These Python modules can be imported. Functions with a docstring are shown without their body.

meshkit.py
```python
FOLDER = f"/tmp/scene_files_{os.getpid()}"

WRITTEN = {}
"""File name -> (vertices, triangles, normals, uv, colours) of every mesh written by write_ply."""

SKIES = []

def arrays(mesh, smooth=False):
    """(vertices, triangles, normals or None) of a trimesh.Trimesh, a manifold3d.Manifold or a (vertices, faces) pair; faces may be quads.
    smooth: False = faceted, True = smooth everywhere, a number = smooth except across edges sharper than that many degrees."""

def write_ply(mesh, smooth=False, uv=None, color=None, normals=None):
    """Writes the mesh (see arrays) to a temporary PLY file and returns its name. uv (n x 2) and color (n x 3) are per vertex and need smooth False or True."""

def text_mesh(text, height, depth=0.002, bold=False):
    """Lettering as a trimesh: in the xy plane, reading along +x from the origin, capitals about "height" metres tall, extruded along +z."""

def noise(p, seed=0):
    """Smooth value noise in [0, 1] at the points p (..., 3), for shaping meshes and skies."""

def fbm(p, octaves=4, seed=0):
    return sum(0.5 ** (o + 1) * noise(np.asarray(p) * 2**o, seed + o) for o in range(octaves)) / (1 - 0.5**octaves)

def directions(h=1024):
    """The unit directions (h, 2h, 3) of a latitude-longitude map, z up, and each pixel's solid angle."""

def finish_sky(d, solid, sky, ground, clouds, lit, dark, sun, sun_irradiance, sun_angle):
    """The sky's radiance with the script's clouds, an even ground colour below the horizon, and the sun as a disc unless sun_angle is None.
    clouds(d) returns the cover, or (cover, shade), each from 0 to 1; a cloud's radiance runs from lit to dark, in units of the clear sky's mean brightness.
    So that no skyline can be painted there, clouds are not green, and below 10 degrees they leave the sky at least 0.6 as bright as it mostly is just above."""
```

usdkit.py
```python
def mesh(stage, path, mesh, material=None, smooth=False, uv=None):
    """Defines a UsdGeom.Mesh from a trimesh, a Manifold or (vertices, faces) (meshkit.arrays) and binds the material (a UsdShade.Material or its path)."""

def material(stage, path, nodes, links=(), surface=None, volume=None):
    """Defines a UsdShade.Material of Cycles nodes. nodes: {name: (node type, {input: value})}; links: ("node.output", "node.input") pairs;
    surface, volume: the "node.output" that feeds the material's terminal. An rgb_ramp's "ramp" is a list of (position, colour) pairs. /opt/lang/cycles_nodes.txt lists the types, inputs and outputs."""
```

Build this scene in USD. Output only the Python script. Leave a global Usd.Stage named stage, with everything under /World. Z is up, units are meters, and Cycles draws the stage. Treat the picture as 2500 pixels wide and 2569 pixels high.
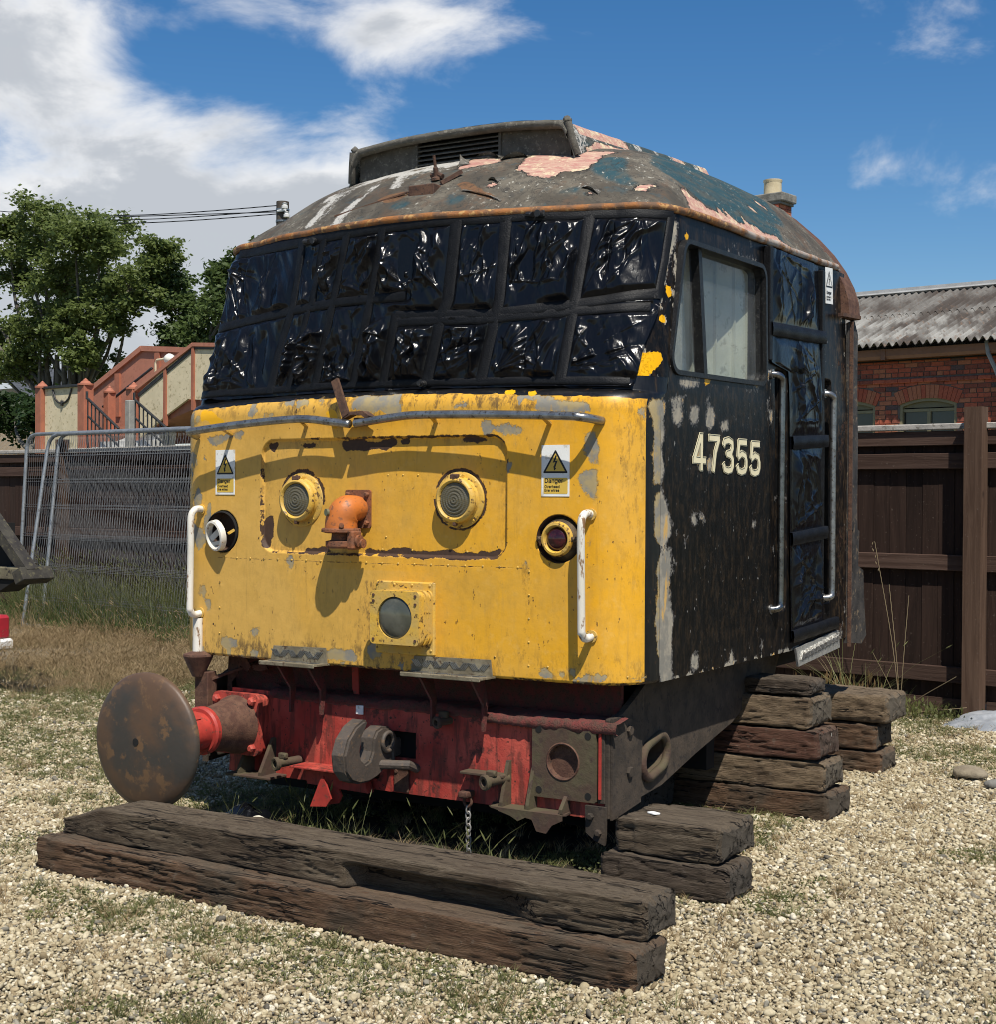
import math, random
import numpy as np, trimesh, usdkit, meshkit
import shapely.geometry as sg
from shapely import affinity
from pxr import Usd, UsdGeom, UsdLux, UsdShade, Sdf, Gf, Vt

stage = Usd.Stage.CreateInMemory()
UsdGeom.SetStageUpAxis(stage, UsdGeom.Tokens.z); UsdGeom.SetStageMetersPerUnit(stage, 1.0)
UsdGeom.Xform.Define(stage, '/World'); UsdGeom.Scope.Define(stage, '/World/Looks')
random.seed(7); rng = np.random.default_rng(7)
A = np.array

# ---------------------------------------------------------------- camera, sun, sky, exposure
EXPOSURE, SUN, SKY = 0.30, 1.25, 0.050
SUNDIR = A([.381, -.368, .848]); SUNDIR = SUNDIR / np.linalg.norm(SUNDIR)
cam = UsdGeom.Camera.Define(stage, '/World/camera')
yaw, pitch, roll = math.radians(-31.3241), -.00977557, .00598576
fwd = A([math.sin(yaw) * math.cos(pitch), math.cos(yaw) * math.cos(pitch), math.sin(pitch)])
rgt = A([math.cos(yaw), -math.sin(yaw), 0.]); upv = np.cross(rgt, fwd)
rgt, upv = rgt * math.cos(roll) + upv * math.sin(roll), upv * math.cos(roll) - rgt * math.sin(roll)
CAM = A([4.1762, -5.7406, 1.65])
m4 = np.eye(4); m4[0, :3], m4[1, :3], m4[2, :3], m4[3, :3] = rgt, upv, -fwd, CAM
cam.AddTransformOp().Set(Gf.Matrix4d(m4.tolist()))
cam.CreateHorizontalApertureAttr(36.0); cam.CreateVerticalApertureAttr(36.0 * 1024 / 997); cam.CreateFocalLengthAttr(54.005)
cam.CreateClippingRangeAttr(Gf.Vec2f(.1, 2000)); cam.CreateExposureAttr(EXPOSURE)
sun = UsdLux.DistantLight.Define(stage, '/World/sun')
sun.CreateIntensityAttr(SUN); sun.CreateAngleAttr(.53); sun.CreateColorAttr(Gf.Vec3f(1, .95, .86)); sun.CreateNormalizeAttr(True)
zz = SUNDIR; xx = np.cross([0, 0, 1.], zz); xx /= np.linalg.norm(xx); yy = np.cross(zz, xx)
m4 = np.eye(4); m4[0, :3], m4[1, :3], m4[2, :3] = xx, yy, zz
sun.AddTransformOp().Set(Gf.Matrix4d(m4.tolist()))

# ---------------------------------------------------------------- material graphs
class G:
    def __init__(s): s.n, s.l = {}, []
    def add(s, kind, **kw):
        name = f"k{len(s.n)}"; inp = {}
        for k, v in kw.items():
            if isinstance(v, str) and '.' in v and v.split('.')[0] in s.n: s.l.append((v, f"{name}.{k}"))
            else: inp[k] = v
        s.n[name] = (kind, inp); return name
    def pos(s, scale=(1, 1, 1), rot=(0, 0, 0), loc=(0, 0, 0), obj=False):
        p = (s.add('texture_coordinate') + '.object') if obj else (s.add('geometry') + '.position')
        if tuple(scale) == (1, 1, 1) and tuple(rot) == (0, 0, 0) and tuple(loc) == (0, 0, 0): return p
        return s.add('mapping', vector=p, scale=scale, rotation=rot, location=loc) + '.vector'
    def noise(s, scale, detail=4, rough=.55, vec=None, dist=0.): return s.add('noise_texture', vector=vec or s.pos(), scale=float(scale), detail=float(detail), roughness=float(rough), distortion=float(dist)) + '.fac'
    def ncol(s, scale, vec=None, detail=2): return s.add('noise_texture', vector=vec or s.pos(), scale=float(scale), detail=float(detail)) + '.color'
    def ramp(s, fac, stops, interp=True): return s.add('rgb_ramp', fac=fac, ramp=stops, interpolate=interp) + '.color'
    def step(s, fac, a, b):
        """0 below a, 1 above b"""
        return s.add('map_range', range_type='smoothstep', value=fac, from_min=float(a), from_max=float(b), to_min=0., to_max=1., clamp=True) + '.result'
    def mix(s, fac, a, b, mode='mix'): return s.add('mix', mix_type=mode, fac=fac, color1=a, color2=b) + '.color'
    def math(s, op, a, b=0., c=0.): return s.add('math', math_type=op, value1=a, value2=b, value3=c) + '.value'
    def mul(s, a, b): return s.math('multiply', a, b)
    def plus(s, a, b): return s.math('add', a, b)
    def vor(s, scale, vec=None, feature='f1', out='distance', rnd=1.): return s.add('voronoi_texture', vector=vec or s.pos(), scale=float(scale), feature=feature, randomness=float(rnd)) + '.' + out
    def attr(s, name, out='color'): return s.add('attribute', attribute=name) + '.' + out
    def sep(s, col): n = s.add('separate_color', color=col); return n + '.r', n + '.g', n + '.b'
    def xyz(s, v=None): n = s.add('separate_xyz', vector=v or s.pos()); return n + '.x', n + '.y', n + '.z'
    def bump(s, h, dist=.005, strength=1., normal=None):
        kw = dict(height=h, distance=float(dist), strength=float(strength))
        if normal: kw['normal'] = normal
        return s.add('bump', **kw) + '.normal'
    def bsdf(s, color, rough=.6, normal=None, metal=0., spec=.5, **kw):
        k = dict(base_color=color, roughness=rough, metallic=metal, specular_ior_level=spec, **kw)
        if normal: k['normal'] = normal
        return s.add('principled_bsdf', **k) + '.BSDF'
    def done(s, name, surf): return usdkit.material(stage, f'/World/Looks/{name}', s.n, s.l, surface=surf)

def speck(name, c1, c2, scale=12, rough=.7, bump=.002, bscale=None, metal=0., spec=.4, c3=None, lo=.35, hi=.65, stretch=(1, 1, 1), obj=False):
    """two or three tones blended by noise, with fine relief"""
    g = G(); v = g.pos(stretch, obj=obj)
    col = g.mix(g.step(g.noise(scale, 5, .6, v), lo, hi), c1, c2)
    if c3 is not None: col = g.mix(g.step(g.noise(scale * 3.1, 6, .65, v), .56, .64), col, c3)
    nrm = g.bump(g.noise(bscale or scale * 5, 5, .65, v), bump) if bump else None
    return g.done(name, g.bsdf(col, rough, nrm, metal, spec))

# ---------------------------------------------------------------- prims
_used = {}
def _path(name, parent):
    base = (parent.GetPath().pathString if parent is not None else '/World') + '/' + name
    k = _used.get(base, 0); _used[base] = k + 1
    return base if k == 0 else f"{base}_{k:03d}"
def tag(prim, label=None, cat=None, group=None, kind=None):
    p = prim.GetPrim() if hasattr(prim, 'GetPrim') else prim
    for k, v in (('label', label), ('category', cat), ('group', group), ('kind', kind)):
        if v: p.SetCustomDataByKey(k, v)
    return p
def obj(name, mesh, mat, parent=None, smooth=35, prim=None, **kw):
    m = usdkit.mesh(stage, _path(name, parent), mesh, mat, smooth)
    if prim:
        for k, v in prim.items():
            UsdGeom.PrimvarsAPI(m).CreatePrimvar(k, Sdf.ValueTypeNames.Color3fArray, 'vertex').Set(Vt.Vec3fArray.FromNumpy(np.asarray(v, np.float32)))
    return tag(m, **kw)
def thing(name, label, cat, loc=(0, 0, 0), group=None, parent=None, kind=None):
    x = UsdGeom.Xform.Define(stage, _path(name, parent))
    if any(loc): x.AddTranslateOp().Set(Gf.Vec3d(*map(float, loc)))
    return tag(x, label, cat, group, kind)

# ---------------------------------------------------------------- shapes
def cat(*ms):
    ms = [m for m in ms if m is not None]
    return trimesh.util.concatenate(ms) if len(ms) > 1 else ms[0]
def box(x0, x1, y0, y1, z0, z1, ch=0.):
    if ch <= 0:
        b = trimesh.creation.box((x1 - x0, y1 - y0, z1 - z0))
    else:
        hx, hy, hz = (x1 - x0) / 2, (y1 - y0) / 2, (z1 - z0) / 2; ch = min(ch, hx * .9, hy * .9, hz * .9)
        p = [(sx * (hx - a), sy * (hy - b_), sz * (hz - c)) for sx in (-1, 1) for sy in (-1, 1) for sz in (-1, 1) for a, b_, c in ((0, ch, ch), (ch, 0, ch), (ch, ch, 0))]
        b = trimesh.convex.convex_hull(A(p))
    b.apply_translation(((x0 + x1) / 2, (y0 + y1) / 2, (z0 + z1) / 2)); return b
def frame_of(d):
    d = A(d, float); d = d / np.linalg.norm(d); a = A([0, 0, 1.]) if abs(d[2]) < .9 else A([1., 0, 0])
    u = np.cross(a, d); u /= np.linalg.norm(u); return u, np.cross(d, u), d
def bar(p, q, w, h=None, up=None):
    """square bar from p to q, w across, h along 'up'"""
    p, q = A(p, float), A(q, float); h = h or w; d = q - p; L = np.linalg.norm(d); d /= L
    upd = A(up if up is not None else ([0, 0, 1.] if abs(d[2]) < .9 else [0, 1., 0]), float)
    s = np.cross(d, upd); s /= np.linalg.norm(s); u = np.cross(s, d)
    b = trimesh.creation.box((L, w, h)); M = np.eye(4); M[:3, 0], M[:3, 1], M[:3, 2], M[:3, 3] = d, s, u, (p + q) / 2
    b.apply_transform(M); return b
def tube(pts, r, n=10, cap=True):
    """round tube along a polyline; r number or per point"""
    P = A(pts, float); k = len(P); R = np.broadcast_to(r, (k,)); T = np.gradient(P, axis=0) if k > 2 else np.repeat([P[1] - P[0]], 2, 0)
    T = T / np.linalg.norm(T, axis=1, keepdims=True); u, v, _ = frame_of(T[0]); V = []
    ang = np.linspace(0, 2 * np.pi, n, endpoint=False)
    for i in range(k):
        u = u - T[i] * (u @ T[i]); u /= np.linalg.norm(u); v = np.cross(T[i], u)
        V.append(P[i] + R[i] * (np.cos(ang)[:, None] * u + np.sin(ang)[:, None] * v))
    V = np.vstack(V); F = []
    for i in range(k - 1):
        for j in range(n):
            a, b = i * n + j, i * n + (j + 1) % n; F += [(a, b, b + n), (a, b + n, a + n)]
    if cap:
        V = np.vstack([V, P[0], P[-1]]); c0, c1 = len(V) - 2, len(V) - 1
        F += [(c0, (j + 1) % n, j) for j in range(n)] + [(c1, (k - 1) * n + j, (k - 1) * n + (j + 1) % n) for j in range(n)]
    return trimesh.Trimesh(V, F, process=False)
def smooth_path(pts, n=6):
    """rounded polyline (Catmull-Rom)"""
    P = A(pts, float); P = np.vstack([2 * P[0] - P[1], P, 2 * P[-1] - P[-2]]); out = []
    for i in range(1, len(P) - 2):
        for t in np.linspace(0, 1, n, endpoint=False):
            a, b, c, d = P[i - 1:i + 3]; out.append(.5 * (2 * b + (c - a) * t + (2 * a - 5 * b + 4 * c - d) * t * t + (3 * b - a - 3 * c + d) * t ** 3))
    return A(out + [P[-2]])
def lathe(prof, origin, axis=(0, -1, 0), n=32):
    """prof: (radius, along axis) pairs"""
    u, v, d = frame_of(axis); prof = A(prof, float); ang = np.linspace(0, 2 * np.pi, n, endpoint=False)
    V = A([A(origin) + r * (math.cos(a) * u + math.sin(a) * v) + h * d for r, h in prof for a in ang]); F = []
    for i in range(len(prof) - 1):
        for j in range(n):
            a, b = i * n + j, i * n + (j + 1) % n; F += [(a, b, b + n), (a, b + n, a + n)]
    m = trimesh.Trimesh(V, F, process=False); m.merge_vertices(); m.update_faces(m.nondegenerate_faces()); return m
def disc(c, r, h, axis=(0, -1, 0), n=20, ch=0.): return lathe([(1e-5, 0), (r, 0), (r, h - ch), (r - ch, h), (1e-5, h)], c, axis, n)
def prism(pts, depth, origin=(0, 0, 0), ex=(1, 0, 0), ey=(0, 0, 1)):
    """polygon (list or shapely) in the ex/ey plane, extruded by depth along ex x ey"""
    g = pts if hasattr(pts, 'geom_type') else sg.Polygon(pts)
    g = g.buffer(0); ms = []
    for q in getattr(g, 'geoms', [g]):
        if q.area > 1e-9: ms.append(trimesh.creation.extrude_polygon(q, depth, engine='earcut'))
    m = cat(*ms); M = np.eye(4); M[:3, 0], M[:3, 1], M[:3, 2], M[:3, 3] = ex, ey, np.cross(ex, ey), origin
    m.apply_transform(M); return m
def grid(V, closed=False, flip=False):
    """quads over an (a, b, 3) array of points"""
    a, b = V.shape[:2]; i = np.arange(a * b).reshape(a, b)
    if closed: i = np.hstack([i, i[:, :1]])
    q = np.stack([i[:-1, :-1], i[:-1, 1:], i[1:, 1:], i[1:, :-1]], -1).reshape(-1, 4)
    if flip: q = q[:, ::-1]
    return trimesh.Trimesh(V.reshape(-1, 3), np.vstack([q[:, [0, 1, 2]], q[:, [0, 2, 3]]]), process=False)
def rrect(x0, x1, z0, z1, r): return sg.box(x0 + r, z0 + r, x1 - r, z1 - r).buffer(r, quad_segs=6)
def bolt(c, r=.012, h=.008, axis=(0, -1, 0)): return disc(c, r, h, axis, 6, h * .3)
def dome(c, r=.008, axis=(0, -1, 0)): return lathe([(r, 0), (r * .85, r * .35), (r * .45, r * .55), (1e-5, r * .6)], c, axis, 8)
def rot_to(m, origin, ex, ey, ez):
    M = np.eye(4); M[:3, 0], M[:3, 1], M[:3, 2], M[:3, 3] = ex, ey, ez, origin; m = m.copy(); m.apply_transform(M); return m
def scatter(path_name, protos, idx, pos, quat, scale, mats, parent=None, flat=60, **kw):
    pi = UsdGeom.PointInstancer.Define(stage, _path(path_name, parent)); rel = pi.CreatePrototypesRel()
    for k, (m, mt) in enumerate(zip(protos, mats)):
        p = usdkit.mesh(stage, f"{pi.GetPath()}/piece_{k:03d}", m, mt, flat); rel.AddTarget(p.GetPath())
    pi.CreateProtoIndicesAttr(Vt.IntArray.FromNumpy(idx.astype(np.int32))); pi.CreatePositionsAttr(Vt.Vec3fArray.FromNumpy(pos.astype(np.float32)))
    pi.CreateOrientationsAttr(Vt.QuathArray([Gf.Quath(float(w), float(x), float(y), float(z)) for w, x, y, z in quat])); pi.CreateScalesAttr(Vt.Vec3fArray.FromNumpy(scale.astype(np.float32)))
    return tag(pi, **kw)
fbm, noise = meshkit.fbm, meshkit.noise
def n2(x, y, s, seed=0, oct=4): return fbm(np.stack([np.asarray(x) * s, np.asarray(y) * s, np.zeros_like(np.asarray(x, float))], -1), oct, seed)
def sstep(v, a, b): t = np.clip((v - a) / (b - a), 0, 1); return t * t * (3 - 2 * t)
# ---------------------------------------------------------------- sky: physical sky with broken cloud
CLOUD_LIT, CLOUD_DARK = 15.5, 9.6
def make_sky():
    g = G(); d = g.add('texture_coordinate') + '.generated'
    sky = g.add('sky_texture', sky_type='single_scattering', sun_disc=False, sun_elevation=math.asin(SUNDIR[2]), sun_rotation=math.atan2(SUNDIR[0], SUNDIR[1]), altitude=60., air_density=1., aerosol_density=.30, ozone_density=3.0) + '.color'
    sky = g.add('hsv', color=sky, hue=.503, saturation=1.34, value=1.62) + '.color'
    dot = lambda v: g.add('vector_math', math_type='dot_product', vector1=d, vector2=tuple(map(float, v))) + '.value'
    hx, hy = A([fwd[0], fwd[1], 0]) / np.hypot(*fwd[:2]), A([rgt[0], rgt[1], 0])
    f, s, w = dot(hx), dot(hy), dot((0, 0, 1))
    fr = g.math('maximum', f, .05); u = g.math('divide', s, fr); e = g.math('divide', w, fr)          # tangents of azimuth and elevation about the yard's view
    def gauss(u0, e0, su, se, amp):
        a = g.mul(g.math('subtract', u, u0), 1 / su); b = g.mul(g.math('subtract', e, e0), 1 / se); r = g.plus(g.mul(a, a), g.mul(b, b)); return g.mul(g.math('power', 2.718, g.mul(r, -1.)), amp)
    infront = g.step(f, .1, .5)
    v = g.add('mapping', vector=d, scale=(1, 1, 2.1)) + '.vector'
    n1 = g.noise(7.5, 9, .58, v, .35); n2 = g.noise(2.6, 3, .5, v)
    b = gauss(-.32, .13, .22, .10, .40)
    for q in ((-.12, .18, .13, .045, .27), (.02, .205, .09, .03, .17), (-.34, .30, .11, .07, .36), (-.04, .305, .085, .030, .14), (.14, .31, .09, .05, -.22), (.06, .17, .12, .04, .12), (-.20, .10, .20, .07, .30), (-.08, .175, .13, .045, .20), (.255, .225, .045, .022, .13), (.29, .30, .05, .008, .06), (.17, .20, .03, .02, .04)): b = g.plus(b, gauss(*q))
    b = g.plus(b, g.mul(gauss(-.19, .285, .075, .022, 1.), -.34)); b = g.plus(b, gauss(.24, .12, .17, .13, -.24))
    bias = g.plus(g.mul(b, infront), g.mul(g.math('subtract', n2, .5), .45))
    dens = g.plus(g.math('subtract', n1, .57), bias); cover = g.mul(g.step(dens, -.08, .24), .95)
    shade = g.plus(g.noise(9., 6, .6, g.add('mapping', vector=d, scale=(1, 1, 1.7), location=(.03, .02, .035)) + '.vector', .3), g.mul(g.step(dens, .10, .45), .42))
    shade = g.step(shade, .48, .86)
    cl = g.mix(shade, (CLOUD_LIT, CLOUD_LIT * 1.0, CLOUD_LIT * 1.0), (CLOUD_DARK * .95, CLOUD_DARK * 1.0, CLOUD_DARK * 1.07))
    col = g.mix(cover, sky, cl)
    bg = g.add('background_shader', color=col, strength=float(SKY)) + '.background'
    m = g.done('sky_material', bg)
    dome = UsdLux.DomeLight.Define(stage, '/World/sky'); UsdShade.MaterialBindingAPI.Apply(dome.GetPrim()).Bind(m); tag(dome, 'blue sky with broken white cloud', 'sky', kind='structure')
make_sky()
# ================================================================ locomotive cab: outer skin
import shapely
from scipy.ndimage import gaussian_filter
def in_poly(x, y, polys, amp=.012, sc=30, seed=3, grow=0.):
    """ragged-edged membership of points in a list of polygons"""
    jx = (fbm(np.stack([x * sc, y * sc, 0 * x], -1), 3, seed) - .5) * 2 * amp; jy = (fbm(np.stack([x * sc, y * sc, 0 * x + 9.], -1), 3, seed + 5) - .5) * 2 * amp
    out = np.zeros(x.shape)
    for p in polys: out = np.maximum(out, shapely.contains_xy(sg.Polygon(p).buffer(grow), x + jx, y + jy))
    return gaussian_filter(out.astype(float), 2.4)
def half(u, kind):
    u = np.asarray(u, float); a = np.clip((u - .72) / .28, 0, 1) * np.pi / 2; l = np.clip(u / .72, 0, 1)
    if kind == 0: return 1.13 * l + .215 * np.sin(a), .045 * l ** 2 + .255 * (1 - np.cos(a))
    if kind == 1: return 1.12 * l + .225 * np.sin(a), .075 + .045 * l ** 2 + .24 * (1 - np.cos(a))
    return 1.09 * l + .22 * np.sin(a), np.interp(1.09 * l, [0, .15, .3, .45, .6, .75, .9, 1.09], [.115, .121, .14, .171, .21, .253, .30, .37]) + .23 * (1 - np.cos(a))
def front(t, z):
    """skin of the cab front: t from -1 (left) to 1 (right), z height -> x, y"""
    t, z = np.asarray(t, float), np.asarray(z, float); u, s = np.abs(t), np.sign(t)
    (x0, y0), (x1, y1), (x2, y2) = half(u, 0), half(u, 1), half(u, 2)
    q = z - .035 * (1 - np.clip(x0 / 1.3, 0, 1) ** 2); k = np.clip((q - 2.03) / .09, 0, 1); k = np.where(q >= 2.12, 1, 1 - np.sqrt(np.clip(1 - k * k, 0, 1)))
    m = np.clip((q - 2.12) / .85, 0, 1); x, y = x0 * (1 - k) + x1 * k, y0 * (1 - k) + y1 * k
    return s * (x * (1 - m) + x2 * m), y * (1 - m) + y2 * m
def fpt(t, z, off=0.):
    """points on the front skin, pushed out along its normal"""
    x, y = front(t, z); e = 1e-3; xa, ya = front(np.clip(t + e, -1, 1), z); xc, yc = front(np.clip(t - e, -1, 1), z); xb, yb = front(t, z + e); s = np.ones_like(x)
    a = np.stack([xa - xc, ya - yc, 0 * x], -1); b = np.stack([xb - x, yb - y, e * s], -1); n = np.cross(a, b); n /= np.linalg.norm(n, axis=-1, keepdims=True)
    return np.stack([x, y, np.broadcast_to(z, x.shape)], -1) + n * np.asarray(off)[..., None]
def side_x(z): return 1.345 - .035 * np.clip((np.asarray(z) - 2.14) / .83, 0, 1)
_u = np.linspace(0, 1, 400); _gx, _gy = half(_u, 2)
def gut_y(x): return np.interp(np.abs(x), _gx, _gy)
def roof_z(x, y):
    X = np.abs(x); a = np.maximum(np.interp(X, [0, .3, .52, .69, .8, .95, 1.05, 1.143, 1.2, 1.26, 1.295, 1.31], [3.69, 3.66, 3.61, 3.545, 3.495, 3.395, 3.295, 3.195, 3.12, 3.035, 2.99, 2.971]) - 2.97, 1e-4)
    F = .74 * (1 - np.exp(-np.maximum(y - gut_y(x), 1e-4) / .75)) * (1 - .3 * sstep(X, .8, 1.3)); F = np.maximum(F, 1e-4)
    return 2.97 + (a ** -5. + F ** -5.) ** -.2 + .025 * np.clip(y - .6, 0, 2.4) / 2.4 * sstep(X, 1.1, 1.3)

PEEL = [[(-1.093,1.949),(-.966,1.963),(-.826,1.979),(-.858,1.937),(-.906,1.95),(-.976,1.92),(-1.031,1.901),(-1.076,1.914)],[(-.149,2.112),(-.054,2.125),(.065,2.117),(.071,2.062),(-.031,2.043),(-.149,2.075)],
 [(.074,2.084),(.161,2.085),(.145,2.05),(.084,2.046)],[(-1.168,1.698),(-1.119,1.632),(-1.164,1.584),(-1.201,1.623)],[(-1.003,.923),(-.938,.934),(-.862,.915),(-.873,.884),(-.959,.875)],[(-1.144,1.19),(-1.105,1.184),(-1.099,1.129),(-1.127,1.116)],
 [(-.364,2.119),(-.331,2.134),(-.302,2.094),(-.339,2.092)],[(-1.107,1.569),(-1.073,1.546),(-1.09,1.483),(-1.129,1.466)],[(.425,2.082),(.533,2.083),(.552,2.067),(.475,2.058),(.431,2.063)],[(.843,2.042),(.888,2.085),(1.,2.078),(1.126,2.064),(1.127,2.025),(1.042,2.023),(.955,2.036),(.892,2.026)],
 [(.65,1.966),(.696,1.979),(.795,1.974),(.795,1.927),(.68,1.932)],[(1.109,1.937),(1.148,1.943),(1.167,1.872),(1.163,1.794),(1.137,1.801),(1.098,1.858)],[(1.071,1.752),(1.145,1.783),(1.167,1.773),(1.16,1.702),(1.168,1.645),(1.115,1.655),(1.079,1.702)],[(1.116,1.474),(1.139,1.467),(1.136,1.424),(1.116,1.431)],
 [(.884,.875),(.916,.892),(.956,.879),(.956,.855),(.884,.855)],[(1.027,.877),(1.038,.906),(1.066,.886),(1.062,.868)],[(1.304,2.037),(1.327,2.053),(1.328,1.996),(1.317,1.992)],[(.705,1.811),(.739,1.803),(.743,1.752),(.714,1.752)],[(.578,2.004),(.637,2.006),(.654,1.943),(.595,1.93)],
 [(-1.30,2.07),(-1.21,2.08),(-1.20,1.99),(-1.30,2.0)],[(-.79,.98),(-.72,.99),(-.74,.93)],[(.79,1.35),(.83,1.36),(.82,1.33)],[(-.55,1.345),(-.50,1.35),(-.50,1.29),(-.53,1.30)],[(-.05,.93),(.02,1.0),(.05,.9),(-.02,.88)],[(-.36,.86),(-.1,.87),(-.12,.92),(-.33,.90)]]
FRESH = [[(-1.148,2.093),(-1.07,2.086),(-1.021,2.053),(-.966,2.032),(-.977,2.013),(-1.065,2.015),(-1.099,2.04),(-1.143,2.029)],[(-.317,2.047),(-.261,2.078),(-.223,2.063),(-.227,1.975),(-.269,1.968),(-.26,2.027)],[(.677,2.132),(.75,2.132),(.756,2.108),(.682,2.108)],[(.796,2.13),(.857,2.13),(.865,2.104),(.817,2.102)]]
RUST = [[(-.203,1.923),(.102,1.918),(.12,1.889),(.059,1.872),(-.212,1.875)],[(-.68,1.908),(-.609,1.918),(-.629,1.877),(-.66,1.869)],[(-.49,1.909),(-.364,1.918),(-.383,1.885),(-.47,1.89)],[(-.715,1.527),(-.648,1.551),(-.657,1.384),(-.703,1.39),(-.715,1.458)],[(-.457,1.389),(-.265,1.404),(-.265,1.375),(-.447,1.366)],
 [(-.072,1.401),(.468,1.4),(.468,1.368),(-.081,1.376)],[(.249,1.39),(.633,1.399),(.683,1.429),(.696,1.396),(.658,1.373),(.249,1.363)],[(.467,1.928),(.536,1.923),(.621,1.907),(.613,1.889),(.476,1.902)],[(.137,1.914),(.198,1.917),(.193,1.888),(.146,1.889)],[(.266,1.902),(.308,1.908),(.283,1.877)],
 [(-.722,1.825),(-.711,1.786),(-.716,1.702),(-.722,1.71)],[(-.36,1.73),(-.34,1.745),(-.33,1.70)],[(.72,1.64),(.74,1.65),(.735,1.60)]]
# strips of exposed primer on the right corner and side, in (y, z)
SPEEL = [[(.244,1.989),(.314,2.008),(.332,1.966),(.308,1.878),(.335,1.777),(.302,1.719),(.25,1.711),(.24,1.818)],[(.258,1.661),(.319,1.697),(.338,1.632),(.399,1.573),(.409,1.485),(.324,1.436),(.264,1.459),(.25,1.56)],[(.291,1.394),(.41,1.423),(.421,1.324),(.378,1.245),(.293,1.227),(.266,1.33)],[(.268,1.207),(.396,1.229),(.433,1.102),(.418,.978),(.437,.82),(.333,.82),(.28,.997),(.265,1.113)],[(.20,2.066),(.313,2.095),(.348,2.039),(.234,1.989)],
 [(.396,2.101),(.539,2.116),(.54,2.092),(.396,2.075)],[(.439,2.056),(.511,2.066),(.534,2.013),(.483,1.987),(.418,2.019)],[(.614,2.066),(.704,2.083),(.705,2.003),(.63,1.999)],[(.812,2.083),(.859,2.085),(.908,2.018),(.861,1.988),(.798,2.007)],[(.965,2.015),(1.071,2.019),(1.055,1.98),(.99,1.984)],[(.772,2.118),(.843,2.128),(.835,2.109)],
 [(.632,1.569),(.668,1.591),(.697,1.553),(.669,1.519)],[(.734,1.568),(.801,1.575),(.782,1.548),(.744,1.549)],[(1.376,1.53),(1.42,1.542),(1.425,1.505),(1.376,1.505)],[(.634,.904),(.708,.928),(.719,.859),(.663,.849)],[(.7,1.887),(.756,1.912),(.749,1.797),(.701,1.811)],[(.834,1.845),(.883,1.846),(.874,1.799),(.816,1.791)],[(1.673,1.407),(1.709,1.407),(1.702,1.373),(1.674,1.378)],[(1.732,1.415),(1.773,1.414),(1.764,1.375),(1.733,1.376)],
 [(1.1,.87),(1.14,.90),(1.16,.84),(1.11,.84)],[(1.5,.90),(1.53,.93),(1.54,.87)],[(.50,2.165),(.72,2.185),(.70,2.205),(.48,2.195)],[(1.60,2.27),(1.62,2.33),(1.64,2.27)],[(1.60,2.08),(1.66,2.12),(1.65,2.05)],[(1.58,2.15),(1.61,2.17),(1.60,2.12)],[(1.24,2.20),(1.45,2.215),(1.5,2.235),(1.3,2.205)]]
SFRESH = [[(.22,2.288),(.322,2.303),(.344,2.269),(.296,2.219),(.215,2.172),(.194,2.228)],[(.372,2.656),(.414,2.715),(.442,2.713),(.401,2.618),(.356,2.612)],[(.408,2.602),(.451,2.613),(.452,2.571),(.409,2.545)],[(.35,2.47),(.39,2.48),(.38,2.43),(.35,2.43)],[(.60,2.87),(.66,2.875),(.65,2.85),(.61,2.85)],[(.75,2.19),(.87,2.20),(.85,2.215),(.76,2.21)],[(.37,2.42),(.385,2.43),(.38,2.36)]]
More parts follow.
